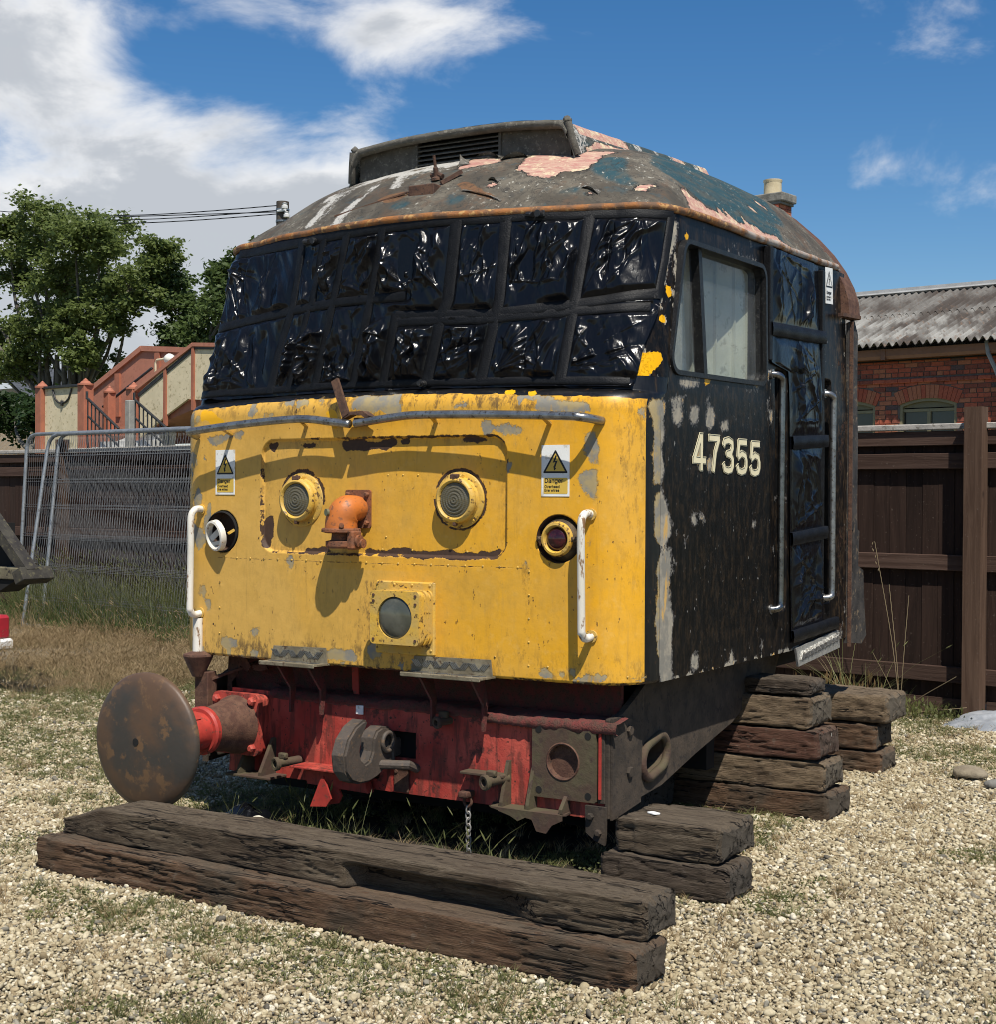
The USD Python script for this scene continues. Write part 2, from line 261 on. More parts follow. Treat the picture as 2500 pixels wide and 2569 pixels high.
SBEIGE = [[(.47,2.93),(.53,2.90),(.50,2.83),(.43,2.73),(.40,2.62),(.36,2.60),(.38,2.70),(.41,2.80)]]

def rr_depth(x, z, x0, x1, z0, z1, r):
    """signed distance inside a rounded rectangle (positive inside)"""
    cx, cz = (x0 + x1) / 2, (z0 + z1) / 2; qx, qz = np.abs(x - cx) - (x1 - x0) / 2 + r, np.abs(z - cz) - (z1 - z0) / 2 + r
    return r - np.hypot(np.maximum(qx, 0), np.maximum(qz, 0)) - np.minimum(np.maximum(qx, qz), 0)

# ---- materials of the skin. wear = (bare primer, rust with recess shade, fresh flake), zone = (black paint, fading, grime)
def paint(name, black):
    g = G(); w = g.sep(g.attr('wear')); zc = g.sep(g.attr('zone')); v = g.pos(); vs = g.pos((9, 9, 1.1))
    n1 = g.noise(3.2, 5, .6); fine = g.noise(70, 4, .65); med = g.noise(22, 5, .65)
    yel = g.mix(g.step(n1, .35, .68), (.70, .350, .013), (.66, .352, .040))
    yel = g.mix(zc[1], yel, (.61, .362, .080))
    yel = g.mix(g.mul(g.step(g.noise(4.5, 6, .6, vs), .50, .75), .26), yel, (.46, .28, .07))
    yel = g.mix(g.mul(g.step(med, .52, .75), .35), yel, (.72, .44, .11)); yel = g.mix(g.mul(g.step(g.noise(2.1, 6, .7), .50, .62), .35), yel, (.48, .28, .05))
    blk = g.mix(g.step(g.noise(6, 5, .65, vs), .35, .75), (.0030, .0031, .0035), (.0085, .0085, .0088))
    blk = g.mix(g.mul(g.step(g.noise(30, 4, .7, vs), .64, .78), .45), blk, (.045, .044, .042))
    col = g.mix(g.step(zc[0], .35, .65), yel, blk)
    # grime in streaks and rust pin-holes
    grime = g.mul(zc[2], g.step(g.noise(26, 7, .78, g.pos((1, 1, .40))), .47, .62))
    col = g.mix(g.mul(grime, .80), col, (.075, .048, .026)); run = g.mul(g.step(g.noise(30, 4, .6, g.pos((1, 1, .05))), .58, .72), g.step(g.noise(3.5, 4, .6), .42, .62)); col = g.mix(g.mul(run, .26 if not black else .0), col, (.20, .115, .035))
    pin = g.mul(g.step(g.noise(46, 3, .6, g.pos((1, 1, .6))), (.645 if not black else .68), (.685 if not black else .71)), g.step(g.noise(5, 4, .65), .44, .62))
    col = g.mix(pin, col, (.055, .028, .015) if not black else (.30, .29, .27))
    # bare patches with ragged lifted edges
    pf = g.plus(w[0], g.plus(g.mul(g.math('subtract', med, .5), .7), g.mul(g.math('subtract', g.noise(48, 4, .75), .5), 1.5))); bare = g.step(pf, .48, .54); rim = g.math('subtract', g.step(pf, .30, .40), bare)
    prim = g.mix(g.step(g.noise(11, 5, .65), .40, .62), (.225, .212, .18), (.36, .28, .14) if not black else (.36, .32, .25))
    prim = g.mix(g.step(g.noise(15, 4, .6, g.pos((1, 1, .3))), .56, .66), prim, (.42, .25, .06) if not black else (.58, .36, .12))
    col = g.mix(g.mul(rim, .55), col, (.34, .22, .07) if not black else (.20, .19, .18)); col = g.mix(bare, col, prim)
    ff = g.step(g.plus(w[2], g.plus(g.mul(g.math('subtract', med, .5), .6), g.mul(g.math('subtract', fine, .5), .5))), .47, .53); col = g.mix(ff, col, (.72, .37, .006))
    rf = g.step(g.plus(w[1], g.mul(g.math('subtract', g.noise(34, 5, .7), .5), .9)), .42, .52)
    col = g.mix(rf, col, g.mix(fine, (.026, .014, .010), (.085, .045, .026)))
    h = g.plus(g.plus(g.mul(bare, -.55), g.mul(rf, -.4)), g.plus(g.mul(fine, .16), g.mul(n1, 1.0)))
    nrm = g.bump(h, .0035)
    rough = g.plus(g.mul(g.plus(bare, rf), .22), g.mix(g.step(zc[0], .35, .65), (.46, .46, .46), (.36, .36, .36)))
    return g.done(name, g.bsdf(col, g.math('minimum', rough, .85), nrm, 0., .13 if black else .4))
M_FRONT, M_SIDE = paint('weathered_yellow_paint', False), paint('weathered_black_paint', True)

def tone_roof():
    g = G(); w = g.sep(g.attr('wear')); z2 = g.sep(g.attr('zone')); n1 = g.noise(4, 6, .65); med = g.noise(17, 6, .7); fine = g.noise(60, 5, .7)
    col = g.mix(g.step(n1, .38, .64), (.060, .051, .038), (.125, .110, .084)); col = g.mix(g.mul(g.step(g.noise(6.5, 5, .7, g.pos((1, .7, 1), loc=(3, 1, 0))), .52, .66), .55), col, (.098, .058, .034)); col = g.mix(g.mul(g.step(g.noise(9, 5, .7, g.pos(loc=(7, 2, 4))), .58, .68), .6), col, (.030, .060, .070)); col = g.mix(g.mul(g.step(med, .48, .66), .7), col, (.045, .042, .035))
    teal = g.mix(g.step(g.noise(7, 5, .65, g.pos((2.5, .6, 2.5))), .42, .66), (.014, .052, .066), (.055, .066, .060))
    col = g.mix(g.step(g.plus(z2[0], g.mul(g.math('subtract', med, .5), .8)), .15, .95), col, teal)
    col = g.mix(g.step(g.plus(z2[1], g.mul(g.math('subtract', fine, .5), 1.5)), .50, .62), col, (.40, .385, .35))
    col = g.mix(g.step(g.plus(z2[2], g.mul(g.math('subtract', med, .5), .8)), .42, .60), col, g.mix(fine, (.12, .045, .032), (.15, .095, .035)))
    lich = g.step(g.noise(44, 4, .6), .625, .665); col = g.mix(g.mul(g.mul(lich, .85), g.step(n1, .42, .58)), col, (.40, .385, .33)); ck = g.math('absolute', g.math('subtract', g.noise(8, 5, .65, None, 1.2), .5)); col = g.mix(g.mul(g.step(ck, .012, .004), .8), col, (.022, .02, .017))
    pf = g.plus(w[0], g.plus(g.mul(g.math('subtract', med, .5), 1.3), g.mul(g.math('subtract', fine, .5), 1.1))); bare = g.step(pf, .47, .52); rim = g.math('subtract', g.step(pf, .30, .43), bare)
    grain = g.noise(14, 6, .7, g.pos((.5, 2.2, 2.6)), 1.5)
    pink = g.mix(g.step(grain, .38, .62), (.37, .175, .145), (.46, .32, .235)); pink = g.mix(g.step(med, .52, .64), pink, (.54, .46, .30)); pink = g.mix(g.mul(g.step(g.noise(30, 5, .75, g.pos((.6, 1.6, 2))), .55, .66), .75), pink, (.24, .13, .10))
    col = g.mix(rim, col, (.035, .032, .028)); col = g.mix(bare, col, pink)
    h = g.plus(g.plus(g.mul(bare, -1.0), g.mul(rim, .5)), g.plus(g.mul(fine, .35), g.mul(med, .5)))
    return g.done('weathered_roof_skin', g.bsdf(col, .78, g.bump(h, .006), 0., .3))
M_ROOF = tone_roof()
M_DARK = speck('dark_void', (.006, .006, .006), (.012, .011, .010), 6, .9, .001)
M_YEL = speck('yellow_fitting', (.60, .36, .05), (.50, .33, .09), 14, .5, .0015, c3=(.10, .055, .022))
M_RUST = speck('rusty_iron', (.060, .030, .020), (.115, .060, .036), 18, .82, .003, c3=(.035, .024, .020))
M_RUSTBR = speck('brown_rust', (.072, .032, .021), (.12, .060, .037), 22, .85, .003, c3=(.05, .028, .02))
M_STEEL = speck('worn_steel_rail', (.22, .22, .22), (.34, .34, .33), 20, .33, .0006, metal=.85, c3=(.12, .10, .08))
M_CHROME = speck('polished_handrail', (.17, .17, .17), (.26, .26, .255), 20, .28, .0006, metal=1., c3=(.08, .075, .07))
M_WHITE = speck('chipped_white_paint', (.58, .55, .47), (.70, .67, .60), 7, .5, .001, c3=(.20, .11, .05), stretch=(1.6, 1.6, .5))
M_BLK = speck('black_trim', (.010, .010, .011), (.022, .022, .022), 20, .42, .0015, c3=(.06, .058, .055))
M_TAPE = speck('black_tape', (.0045, .0047, .0055), (.0075, .0077, .0085), 30, .46, .0025, spec=.2)

loco = thing('locomotive_cab', 'derelict yellow and black diesel locomotive cab numbered 47355, propped on sleepers', 'locomotive')

# ---- yellow front
nT, nZ = 640, 272
def arc_t(n):
    """t values evenly spaced along the skin"""
    t = np.linspace(-1, 1, 4001); x, y = front(t, 1.5); s = np.r_[0, np.cumsum(np.hypot(np.diff(x), np.diff(y)))]
    return np.interp(np.linspace(0, s[-1], n), s, t)
tt = arc_t(nT); zz_ = np.linspace(.833, 2.19, nZ); T, Z = np.meshgrid(tt, zz_)
X0, _ = front(T, Z)
dep = np.zeros_like(X0)
rin = rr_depth(X0, Z, -.717, .719, 1.372, 1.93, .085); dep -= .020 * sstep(rin, 0, .007)
for sx in (-1, 1):
    r = np.hypot(X0 - sx * .978, Z - 1.468); dep -= .055 * (1 - sstep(r, .098, .106)) * (np.abs(X0 - sx * .978) < .2)
dep += .004 * (n2(X0, Z, 2.2, 5) - .5) + .0016 * (n2(X0, Z, 11, 8) - .5)
dep += .0015 * np.exp(-((Z - 1.337) / .006) ** 2) * (np.abs(X0) < .83) * 0
dep = np.where(Z < .842, dep - .012 * (.842 - Z) / .009, dep)
V = fpt(T, Z, dep)
zt = 2.128 - .045 * (X0 / 1.3) ** 2 + .008 * (n2(X0, Z, 14, 2) - .5) * 2
black = np.maximum(sstep(Z, zt - .002, zt + .002), sstep(np.abs(X0), 1.3235, 1.3255) * (X0 > 0))
Yv = V[..., 1]
peel = np.maximum(in_poly(X0, Z, PEEL), in_poly(Yv, Z, SPEEL) * (X0 > 1.2)); peel = np.maximum(peel, sstep(n2(X0, Z, 9, 61), .60, .70) * sstep(Z, 1.99, 2.05) * (Z < zt) * .8)
peel = np.maximum(peel, sstep(n2(X0, Z, 16, 77, 5), .56, .66) * sstep(-Z, -.90, -.86) * .8)
peel = np.maximum(peel, sstep(n2(X0, Z, 13, 31), .52, .64) * sstep(-X0, 1.04, 1.08) * sstep(n2(X0, Z, 3, 33), .46, .56) * .8)
rust = in_poly(X0, Z, RUST, .02, 22)
edge = np.exp(-(rin / .012) ** 2) * (n2(X0, Z, 8, 4) > .40); rust = np.maximum(rust, .55 * edge * np.where((Z > 1.8) | (Z < 1.45) | (X0 < -.6), 1, .5))
for sx in (-.46, .46):
    r = np.hypot(X0 - sx, Z - 1.64); rust = np.maximum(rust, .62 * np.exp(-((r - .135) / .016) ** 2) * (n2(X0, Z, 12, 21) > .38))
for sx in (-1, 1): rust = np.maximum(rust, 1.0 * (1 - sstep(np.hypot(X0 - sx * .978, Z - 1.468), .103, .112)) * (np.abs(X0 - sx * .978) < .2))  # rust mask also fills the tail light recesses, painting in their shade
rust = np.maximum(rust, .5 * (1 - sstep(Z, .84, .852)) * (n2(X0, Z, 10, 41) > .42))
rust = np.maximum(rust, .52 * np.exp(-((Z - 1.334) / .0035) ** 2) * ((X0 > -1.02) & (X0 < .835)) + .52 * np.exp(-((X0 - .835) / .0035) ** 2) * (Z < 1.38) * (n2(X0, Z, 12, 3) > .33))
rust = np.maximum(rust, .50 * np.exp(-((X0 + 1.0) / .003) ** 2) * ((Z < 1.33) & (Z > 1.1)) * (n2(X0, Z, 12, 13) > .42))
grime = .55 + .6 * sstep(n2(X0, Z, 1.6, 12), .42, .62); grime = np.minimum(1, grime * (.14 + 1.0 * np.maximum(np.maximum(sstep(Z, 1.98, 2.1), sstep(-Z, -1.0, -.86)), np.maximum(.9 * np.exp(-((X0 - .02) / .10) ** 2) * (Z < 1.25), .9 * sstep(X0, 1.14, 1.24) * sstep(Z, 1.45, 1.8) * sstep(-Z, -1.3, -.8) + .9 * sstep(X0, 1.2, 1.28) * sstep(Z, 1.1, 1.9)))))
grime = np.maximum(grime, .9 * np.exp(-((X0 - .82) / .03) ** 2) * (Z < 1.35) * .7)
grime = np.maximum(grime, .8 * (rin > 0) * np.exp(-rin / .05) * .8)
fade = sstep(-X0, -.95, .55) * (.45 + .55 * sstep(n2(X0, Z, 1.3, 71), .35, .6)); fade = np.maximum(fade, .8 * np.exp(-((X0 + .2) / .45) ** 2) * (Z < 1.3))
obj('front_panel', grid(V), M_FRONT, loco, True, prim=dict(wear=np.stack([peel, rust, in_poly(X0, Z, FRESH)], -1).reshape(-1, 3), zone=np.stack([black, fade, grime * (1 - black)], -1).reshape(-1, 3)), label='faded yellow nose panel with peeling paint and rust')

# ---- windscreen surround (black skin that the plastic sheet covers)
zz_ = np.linspace(2.19, 2.985, 130); T, Z = np.meshgrid(arc_t(420), zz_); V = fpt(T, Z, .0015 * n2(T * 3, Z, 9)); X0, Yv = V[..., 0], V[..., 1]
peel = in_poly(Yv, Z, SPEEL + SBEIGE, grow=.014) * (X0 > 1.15); peel = np.maximum(peel, .6 * (n2(Yv * 2, Z, 11, 19, 5) > .63) * (X0 > 1.1)); one = np.ones_like(X0)
obj('windscreen_surround', grid(V), M_SIDE, loco, True, prim=dict(wear=np.stack([peel, 0 * one, in_poly(Yv, Z, SFRESH, grow=.002) * (X0 > 1.15)], -1).reshape(-1, 3), zone=np.stack([one, 0 * one, .3 * one], -1).reshape(-1, 3)))

# ---- sides, the right one with its window opening and handrail slots
WIN = sg.Polygon([(.385, 2.215), (1.575, 2.235), (1.55, 2.845), (.545, 2.835)]).buffer(-.075).buffer(.075, quad_segs=8)
def side(sgn, name, y1=2.90):
    ys, zs = np.linspace(.30, y1, 330), np.linspace(.833, 2.985, 276); Y, Zs = np.meshgrid(ys, zs)
    # the front edge follows the end of the cab front
    xe, ye = front(np.full_like(zs, 1.), zs); Y = Y + (ye - .30)[:, None] * (1 - (Y - .30) / (y1 - .30)) ** 6
    Xs = side_x(Zs) + .003 * (n2(Y, Zs, 1.7, 15) - .5) + .001 * (n2(Y, Zs, 9, 16) - .5)
    if sgn > 0:
        for a, b in ((1.70, 1.87), (2.46, 2.60)): Xs = Xs - .07 * sstep(rr_depth(Y, Zs, a, b, 1.06, 2.33, .03), 0, .012)
    m = grid(np.stack([sgn * Xs, Y, Zs], -1), flip=sgn < 0)
    peel = in_poly(Y, Zs, SPEEL + SBEIGE, grow=.004); peel = np.maximum(peel, .42 * sstep(n2(Y, Zs, 14, 23, 5), .68, .72) * sstep(n2(Y, Zs, 2.1, 29), .56, .66)); peel = np.maximum(peel, .8 * (n2(Y, Zs, 16, 77, 5) > .55) * (1 - sstep(Zs, .84, .865)))
    sp = WIN.buffer(.05); near = shapely.contains_xy(sp, Y, Zs) * (n2(Y, Zs, 15, 51, 5) > .55); peel = np.maximum(peel, .32 * gaussian_filter(near.astype(float), 1.5))
    rust = .42 * sstep(n2(Y, Zs, 7, 53), .5, .62) * sstep(Y, 2.66, 2.74); fresh = in_poly(Y, Zs, SFRESH, grow=.005); one = np.ones_like(Y)
    w = np.stack([peel, rust, fresh], -1).reshape(-1, 3); zo = np.stack([one, 0 * one, .35 * one + .5 * sstep(Y, 2.6, 2.75)], -1).reshape(-1, 3)
    if sgn > 0:
        c = m.vertices[m.faces].mean(1); m.update_faces(~shapely.contains_xy(WIN, c[:, 1], c[:, 2]))
    obj(name, m, M_SIDE, loco, True, prim=dict(wear=w, zone=zo), label='black right side panel with flaking paint strip' if sgn > 0 else None)
side(1, 'side_panel'); side(-1, 'side_panel')
# ---- black plastic sheet over the windscreen, held by strips of tape
def film_mat():
    g = G(); f = g.noise(26, 3, .5)
    return g.done('black_polythene', g.bsdf((.0032, .0036, .0050), g.mix(f, (.16, .16, .16), (.29, .29, .29)), g.bump(g.noise(55, 3, .5, g.pos((1, 1, .35)), .6), .0018), 0., .30))
M_FILM = film_mat()
FILM_ED = dict(L=[(-.785, 2.955), (-.792, 2.556), (-.83, 2.165)], R=[(.936, 2.955), (.924, 2.732), (.911, 2.539), (.862, 2.335), (.841, 2.14)])
def film_edge(z, side):
    p = A(FILM_ED[side][::-1]); return np.interp(z, p[:, 1], p[:, 0])
TAPES = [[(-.393, 2.94), (-.407, 2.596), (-.447, 2.378), (-.465, 2.165)], [(-.282, 2.93), (-.317, 2.598)], [(-.329, 2.586), (-.388, 2.167)], [(-.174, 2.94), (-.228, 2.547), (-.275, 2.185)], [(-.026, 2.94), (-.066, 2.597), (-.121, 2.18)],
         [(.236, 2.945), (.219, 2.571), (.194, 2.47), (.154, 2.178)], [(.036, 2.522), (-.006, 2.18)], [(.396, 2.945), (.39, 2.558), (.343, 2.18)], [(.644, 2.945), (.625, 2.517), (.605, 2.168)],
         [(-.80, 2.53), (-.392, 2.582), (-.183, 2.598), (.07, 2.60)], [(.035, 2.508), (.367, 2.492), (.62, 2.517), (.90, 2.565)], [(.04, 2.478), (.323, 2.468), (.875, 2.50)],
         [(-.775, 2.94), (-.432, 2.932), (-.082, 2.942), (.218, 2.95), (.474, 2.95), (.93, 2.945)], [(-.82, 2.175), (-.471, 2.178), (-.219, 2.188), (.144, 2.185), (.515, 2.175), (.83, 2.16)], [(.925, 2.945), (.915, 2.73), (.90, 2.54)]]
TW = [.022, .020, .017, .021, .020, .027, .022, .025, .022, .023, .024, .022, .030, .018, .022]
def tape_dist(T, Z):
    """distance in metres to the nearest tape"""
    pts = shapely.points(T.ravel() * 1.4, Z.ravel()); out = np.full(T.size, 9.)
    for p, w in zip(TAPES, TW): out = np.minimum(out, shapely.distance(sg.LineString([(a * 1.4, b) for a, b in p]), pts) - w)
    return out.reshape(T.shape)
def folds(u, v, ang, s, seed):
    """sharp long creases running along ang"""
    c, d = math.cos(ang), math.sin(ang); a, b = u * c + v * d, -u * d + v * c
    return 1 - np.abs(2 * n2(a * .22, b + (n2(a, b, 5., seed + 3, 2) - .5) * .05, s, seed, 3) - 1) * 2.2
def creases(u, v, bays, seed, n_pinch=2, n_free=10):
    """taut plastic: fans of sharp creases from pinched points on the tapes, and long loose folds; bays = (u, v, half width, half height)"""
    r = np.random.default_rng(seed); h = np.zeros(u.shape)
    def crease(p, q, w, a):
        d = q - p; L = np.hypot(*d); d /= L; s = (u - p[0]) * d[0] + (v - p[1]) * d[1]; t = -(u - p[0]) * d[1] + (v - p[1]) * d[0]
        m = (s > -.01) & (s < L) & (np.abs(t) < 4 * w); s_, t_ = s[m] / L, t[m] + .35 * w * np.sin(s[m] * 45 + p[0] * 90); env = np.clip(np.sin(np.pi * np.clip(s_, 0, 1)) * 1.6, 0, 1)
        h[m] += a * env * np.exp(-np.abs(t_ / (w * (.55 + .6 * s_))) ** 1.5)
    for (bu, bv, hw, hh) in bays:
        base = r.choice([1.45, 1.1, .75, 1.75, 2.1, .4])
        for k in range(n_pinch):
            p = A([bu + r.choice([-1, 1]) * hw * r.uniform(.5, .95), bv + r.choice([-1, 1]) * hh * r.uniform(.5, .95)]); to = math.atan2(bv - p[1], bu - p[0])
            for j in range(r.integers(3, 7)):
                an = to + r.uniform(-.95, .95); L = r.uniform(.5, 1.5) * math.hypot(hw, hh); crease(p, p + L * A([math.cos(an), math.sin(an)]), r.uniform(.005, .011), r.uniform(.003, .0085) * r.choice([1, 1, -.7]))
        for j in range(n_free):
            c = A([bu + r.uniform(-.85, .85) * hw, bv + r.uniform(-.7, .7) * hh]); an = base + r.normal(0, .22); L = r.uniform(1.1, 2.3) * hh; e = .5 * L * A([math.cos(an), math.sin(an)]); crease(c - e, c + e, r.uniform(.007, .018), r.uniform(.004, .013) * r.choice([1, 1, -.6]))
        for j in range(5):
            c = A([bu + r.uniform(-.95, .95) * hw, bv + r.uniform(-.95, .95) * hh]); an = r.uniform(0, np.pi); e = r.uniform(.01, .035) * A([math.cos(an), math.sin(an)]); crease(c - e, c + e, r.uniform(.004, .008), r.uniform(.002, .005) * r.choice([1, -1]))
    for j in range(int(11 * len(bays) / 2)):                       # long soft folds down the sheet
        bu, bv, hw, hh = bays[r.integers(len(bays))]; c = A([bu + r.uniform(-1, 1) * hw, bv]); an = r.normal(1.5, .16); e = hh * r.uniform(.7, 1.0) * A([math.cos(an), math.sin(an)]); crease(c - e, c + e, r.uniform(.014, .032), r.uniform(.010, .020) * r.choice([1, 1, -.8]))
    return h
zs = np.linspace(0, 1, 236); ts = np.linspace(0, 1, 760); A1, B1 = np.meshgrid(ts, zs)
Z = 2.155 + B1 * (2.962 - 2.155) ; L_, R_ = film_edge(Z, 'L'), film_edge(Z, 'R'); T = L_ + (R_ - L_) * A1
Z = Z - .02 * (1 - B1) * np.clip(np.abs(T) / .85, 0, 1) ** 2
xf, yf = front(T, Z); td = tape_dist(T, Z); free = sstep(td, -.006, .024)
bays = [(x_, z_, hw_, .17) for z_, row in ((2.76, ((-1.0, .25), (-.47, .09), (-.33, .08), (-.12, .10), (.14, .16), (.48, .12), (.80, .18), (1.10, .17))), (2.34, ((-1.05, .25), (-.62, .07), (-.48, .08), (-.28, .12), (-.07, .08), (.12, .10), (.39, .14), (.75, .19), (1.10, .17)))) for x_, hw_ in row]
h = .0075 + free * (.012 + 1.25 * creases(xf, Z, bays, 11) + .050 * (n2(xf, Z * .55, 7.0, 40, 2) - .5) + .03 * (n2(xf * 1.4 + Z * .7, Z * .3, 11, 43, 2) - .5)) + .003 * (n2(xf, Z, 12, 41) - .5) * (1 - free)
film = obj('plastic_sheet', grid(fpt(T, Z, np.maximum(h, .0055))), M_FILM, loco, True, label='creased black plastic sheet taped over the windscreen')
for p, w in zip(TAPES, TW):
    q = A(p); s = np.r_[0, np.cumsum(np.hypot(np.diff(q[:, 0]) * 1.4, np.diff(q[:, 1])))]; n = max(8, int(s[-1] / .018)); si = np.linspace(0, s[-1], n)
    c = np.stack([np.interp(si, s, q[:, 0]), np.interp(si, s, q[:, 1])], 1); d = np.gradient(c, axis=0); d[:, 0] *= 1.4; d /= np.linalg.norm(d, axis=1, keepdims=True)
    nx = np.stack([-d[:, 1] / 1.4, d[:, 0]], 1); wv = w * (.92 + .16 * noise(np.stack([si * 9, 0 * si, 0 * si + w * 99], -1), 5)); rows = []
    for e, o in ((-1, .004), (-.97, .0115), (-.3, .0125), (.3, .0125), (.97, .0115), (1, .004)):
        r = c + nx * (wv * e)[:, None]; rows.append(fpt(r[:, 0], np.minimum(r[:, 1], 2.968), o + .003 * (noise(np.stack([si * 22, si * 0 + e * 3, si * 0], -1), 8) - .3)))
    mt = grid(A(rows).transpose(1, 0, 2)); 
    if np.dot(mt.face_normals.mean(0), [0, -1, .2]) < 0: mt.invert()
    obj('tape_strip', mt, M_TAPE, loco, True)

# ---- side door sheet
ys, zs = np.linspace(0, 1, 190), np.linspace(.90, 2.965, 330); A1, Zd = np.meshgrid(ys, zs)
ya = np.interp(Zd, [.90, 1.4, 2.0, 2.33, 2.36, 2.97], [1.93, 1.90, 1.885, 1.88, 1.64, 1.60]); yb = np.interp(Zd, [.90, 2.0, 2.97], [2.448, 2.445, 2.41]); Y = ya + (yb - ya) * A1
DT = [2.55, 1.965, 1.45, .925]; td = np.min([np.abs(Zd - z0 - .03 * (A1 - .5)) for z0 in DT], 0) - .035; free = sstep(np.minimum(td, np.minimum(A1, 1 - A1) * .55 - .03), -.006, .05)
wr = creases(Y, Zd, [(2.02, 2.76, .38, .20), (2.16, 2.25, .27, .26), (2.16, 1.70, .27, .22), (2.18, 1.18, .26, .22)], 60, 3, 11)
Xd = side_x(Zd) + .012 + free * (.008 + wr + .014 * (n2(Y, Zd, 4, 66, 2) - .5))
obj('plastic_sheet', grid(np.stack([np.maximum(Xd, side_x(Zd) + .004), Y, Zd], -1)), M_FILM, loco, True, label='black plastic sheet taped over the side doorway')
for z0, y0_, y1_, hw in ((2.55, 1.62, 2.47, .036), (1.965, 1.90, 2.46, .036), (1.45, 1.90, 2.46, .036), (.925, 1.93, 2.66, .034)):
    yy_ = np.linspace(y0_, y1_, 24); r = []
    for e, o in ((-1, .006), (-.95, .029), (0, .033), (.95, .029), (1, .006)):
        zq = z0 + .03 * ((yy_ - y0_) / (y1_ - y0_) - .5) + hw * e; r.append(np.stack([side_x(zq) + o + .003 * np.sin(yy_ * 31 + z0), yy_, zq], -1))
    obj('tape_strip', grid(A(r)), M_TAPE, loco, True)
for y0_, z0, z1 in ((1.62, 2.37, 2.96), (2.43, .93, 2.94)):
    obj('tape_strip', box(1.312 if z1 > 2.9 and z0 > 2 else 1.318, 1.352, y0_ - .022, y0_ + .022, z0, z1, .004), M_TAPE, loco, False)
obj('door_step', cat(prism([(2.03, .742), (2.72, .79), (2.69, .893), (1.99, .845)], .012, (1.352, 0, 0), (0, 1, 0), (0, 0, 1))), speck('checker_plate_side', (.36, .35, .32), (.46, .45, .41), 30, .4, .002, metal=.5), loco, False)
for k in range(9):
    y0_ = 2.06 + k * .07; obj('tread_rib', cat(*[bar((1.368, y0_ + j * .022, .772 + .0068 * k * 1 + .004), (1.368, y0_ + .03 + j * .022, .822 + .0068 * k), .007, .006, (1, 0, 0)) for j in range(3)]), M_STEEL, loco, False)
obj('rear_bulkhead', box(-1.30, 1.30, 2.87, 2.895, .84, 2.95), M_DARK, loco, False)
obj('cab_floor', box(-1.33, 1.33, .40, 2.86, .86, .90), M_DARK, loco, False)
# cut rear edge: rusty arch plate, ragged side flange
arc = [(s * x, z) for s, rg in ((1, [(1.345, 2.72), (1.335, 2.82), (1.31, 2.90), (1.26, 3.0), (1.19, 3.10), (1.10, 3.20), (.95, 3.335), (.8, 3.44), (.52, 3.56), (.3, 3.61)]), (-1, [(0, 3.64), (.3, 3.61), (.52, 3.56), (.8, 3.44), (.95, 3.335), (1.10, 3.2), (1.19, 3.10), (1.26, 3.0), (1.31, 2.9), (1.345, 2.72)])) for x, z in rg]
outer = sg.LineString(arc).buffer(.028, cap_style=2)
obj('roof_end_arch', prism(outer, .20, (0, 2.82, 0), (1, 0, 0), (0, 0, 1)).apply_translation((0, .20, 0)), M_RUSTBR, loco, 30)
rf = [(2.88, 2.69), (2.99, 2.72), (3.06, 2.64), (3.055, 2.3), (3.08, 2.0), (3.07, 1.6), (3.085, 1.47), (3.12, 1.46), (3.10, 1.25), (3.20, 1.22), (3.23, 1.0), (3.27, .82), (3.18, .775), (2.93, .80), (2.88, .80)]
obj('rear_flange', cat(prism(sg.Polygon(rf).difference(sg.box(2.925, 1.22, 3.0, 1.47)), .014, (1.332, 0, 0), (0, 1, 0), (0, 0, 1))), speck('scorched_plate', (.022, .02, .019), (.055, .048, .042), 9, .7, .003, c3=(.15, .11, .07)), loco, False)
obj('rear_flange_lip', cat(bar((1.36, 2.90, .78), (1.36, 2.90, 2.7), .02, .012), bar((1.362, 2.69, 2.72), (1.362, 3.02, 2.735), .03, .02)), M_RUST, loco, False)

# ---- side window: rubber frame, divider, two panes, cream lining behind
M_FRAME = speck('window_rubber', (.006, .006, .0065), (.012, .012, .012), 24, .45, .0015, c3=(.03, .029, .027))
ring = WIN.buffer(.006).difference(WIN.buffer(-.016)); obj('window_frame', prism(ring, .034, (1.318, 0, 0), (0, 1, 0), (0, 0, 1)), M_FRAME, loco, 30)
obj('window_reveal', prism(WIN.buffer(.004).difference(WIN.buffer(-.016)), .10, (1.232, 0, 0), (0, 1, 0), (0, 0, 1)), M_BLK, loco, 30)
obj('window_divider', cat(bar((1.305, .832, 2.215), (1.300, .757, 2.84), .038, .05, (1, 0, 0))), M_FRAME, loco, False)
g = G(); fr = g.plus(.025, g.mul(g.math('power', g.add('layer_weight', blend=.5) + '.facing', 4.), .32)); dirt = g.step(g.noise(5, 5, .65, g.pos((1, 1, .5))), .30, .75)
gl = g.add('mix_closure', fac=fr, closure1=g.add('transparent_bsdf', color=(.92, .94, .92)) + '.BSDF', closure2=g.add('glossy_bsdf', color=(.95, .95, .95), roughness=.03) + '.BSDF') + '.closure'
M_GLASS = g.done('dusty_glass', g.add('mix_closure', fac=g.plus(.045, g.mul(dirt, .08)), closure1=gl, closure2=g.add('diffuse_bsdf', color=(.34, .35, .36)) + '.BSDF') + '.closure')
inner = WIN.buffer(-.02); cut = sg.Polygon([(0, 2), (.845, 2), (.745, 3), (0, 3)])
obj('window_pane', prism(inner.intersection(cut), .006, (1.278, 0, 0), (0, 1, 0), (0, 0, 1)), M_GLASS, loco, False)
obj('window_pane', prism(inner.difference(cut), .006, (1.288, 0, 0), (0, 1, 0), (0, 0, 1)), M_GLASS, loco, False)
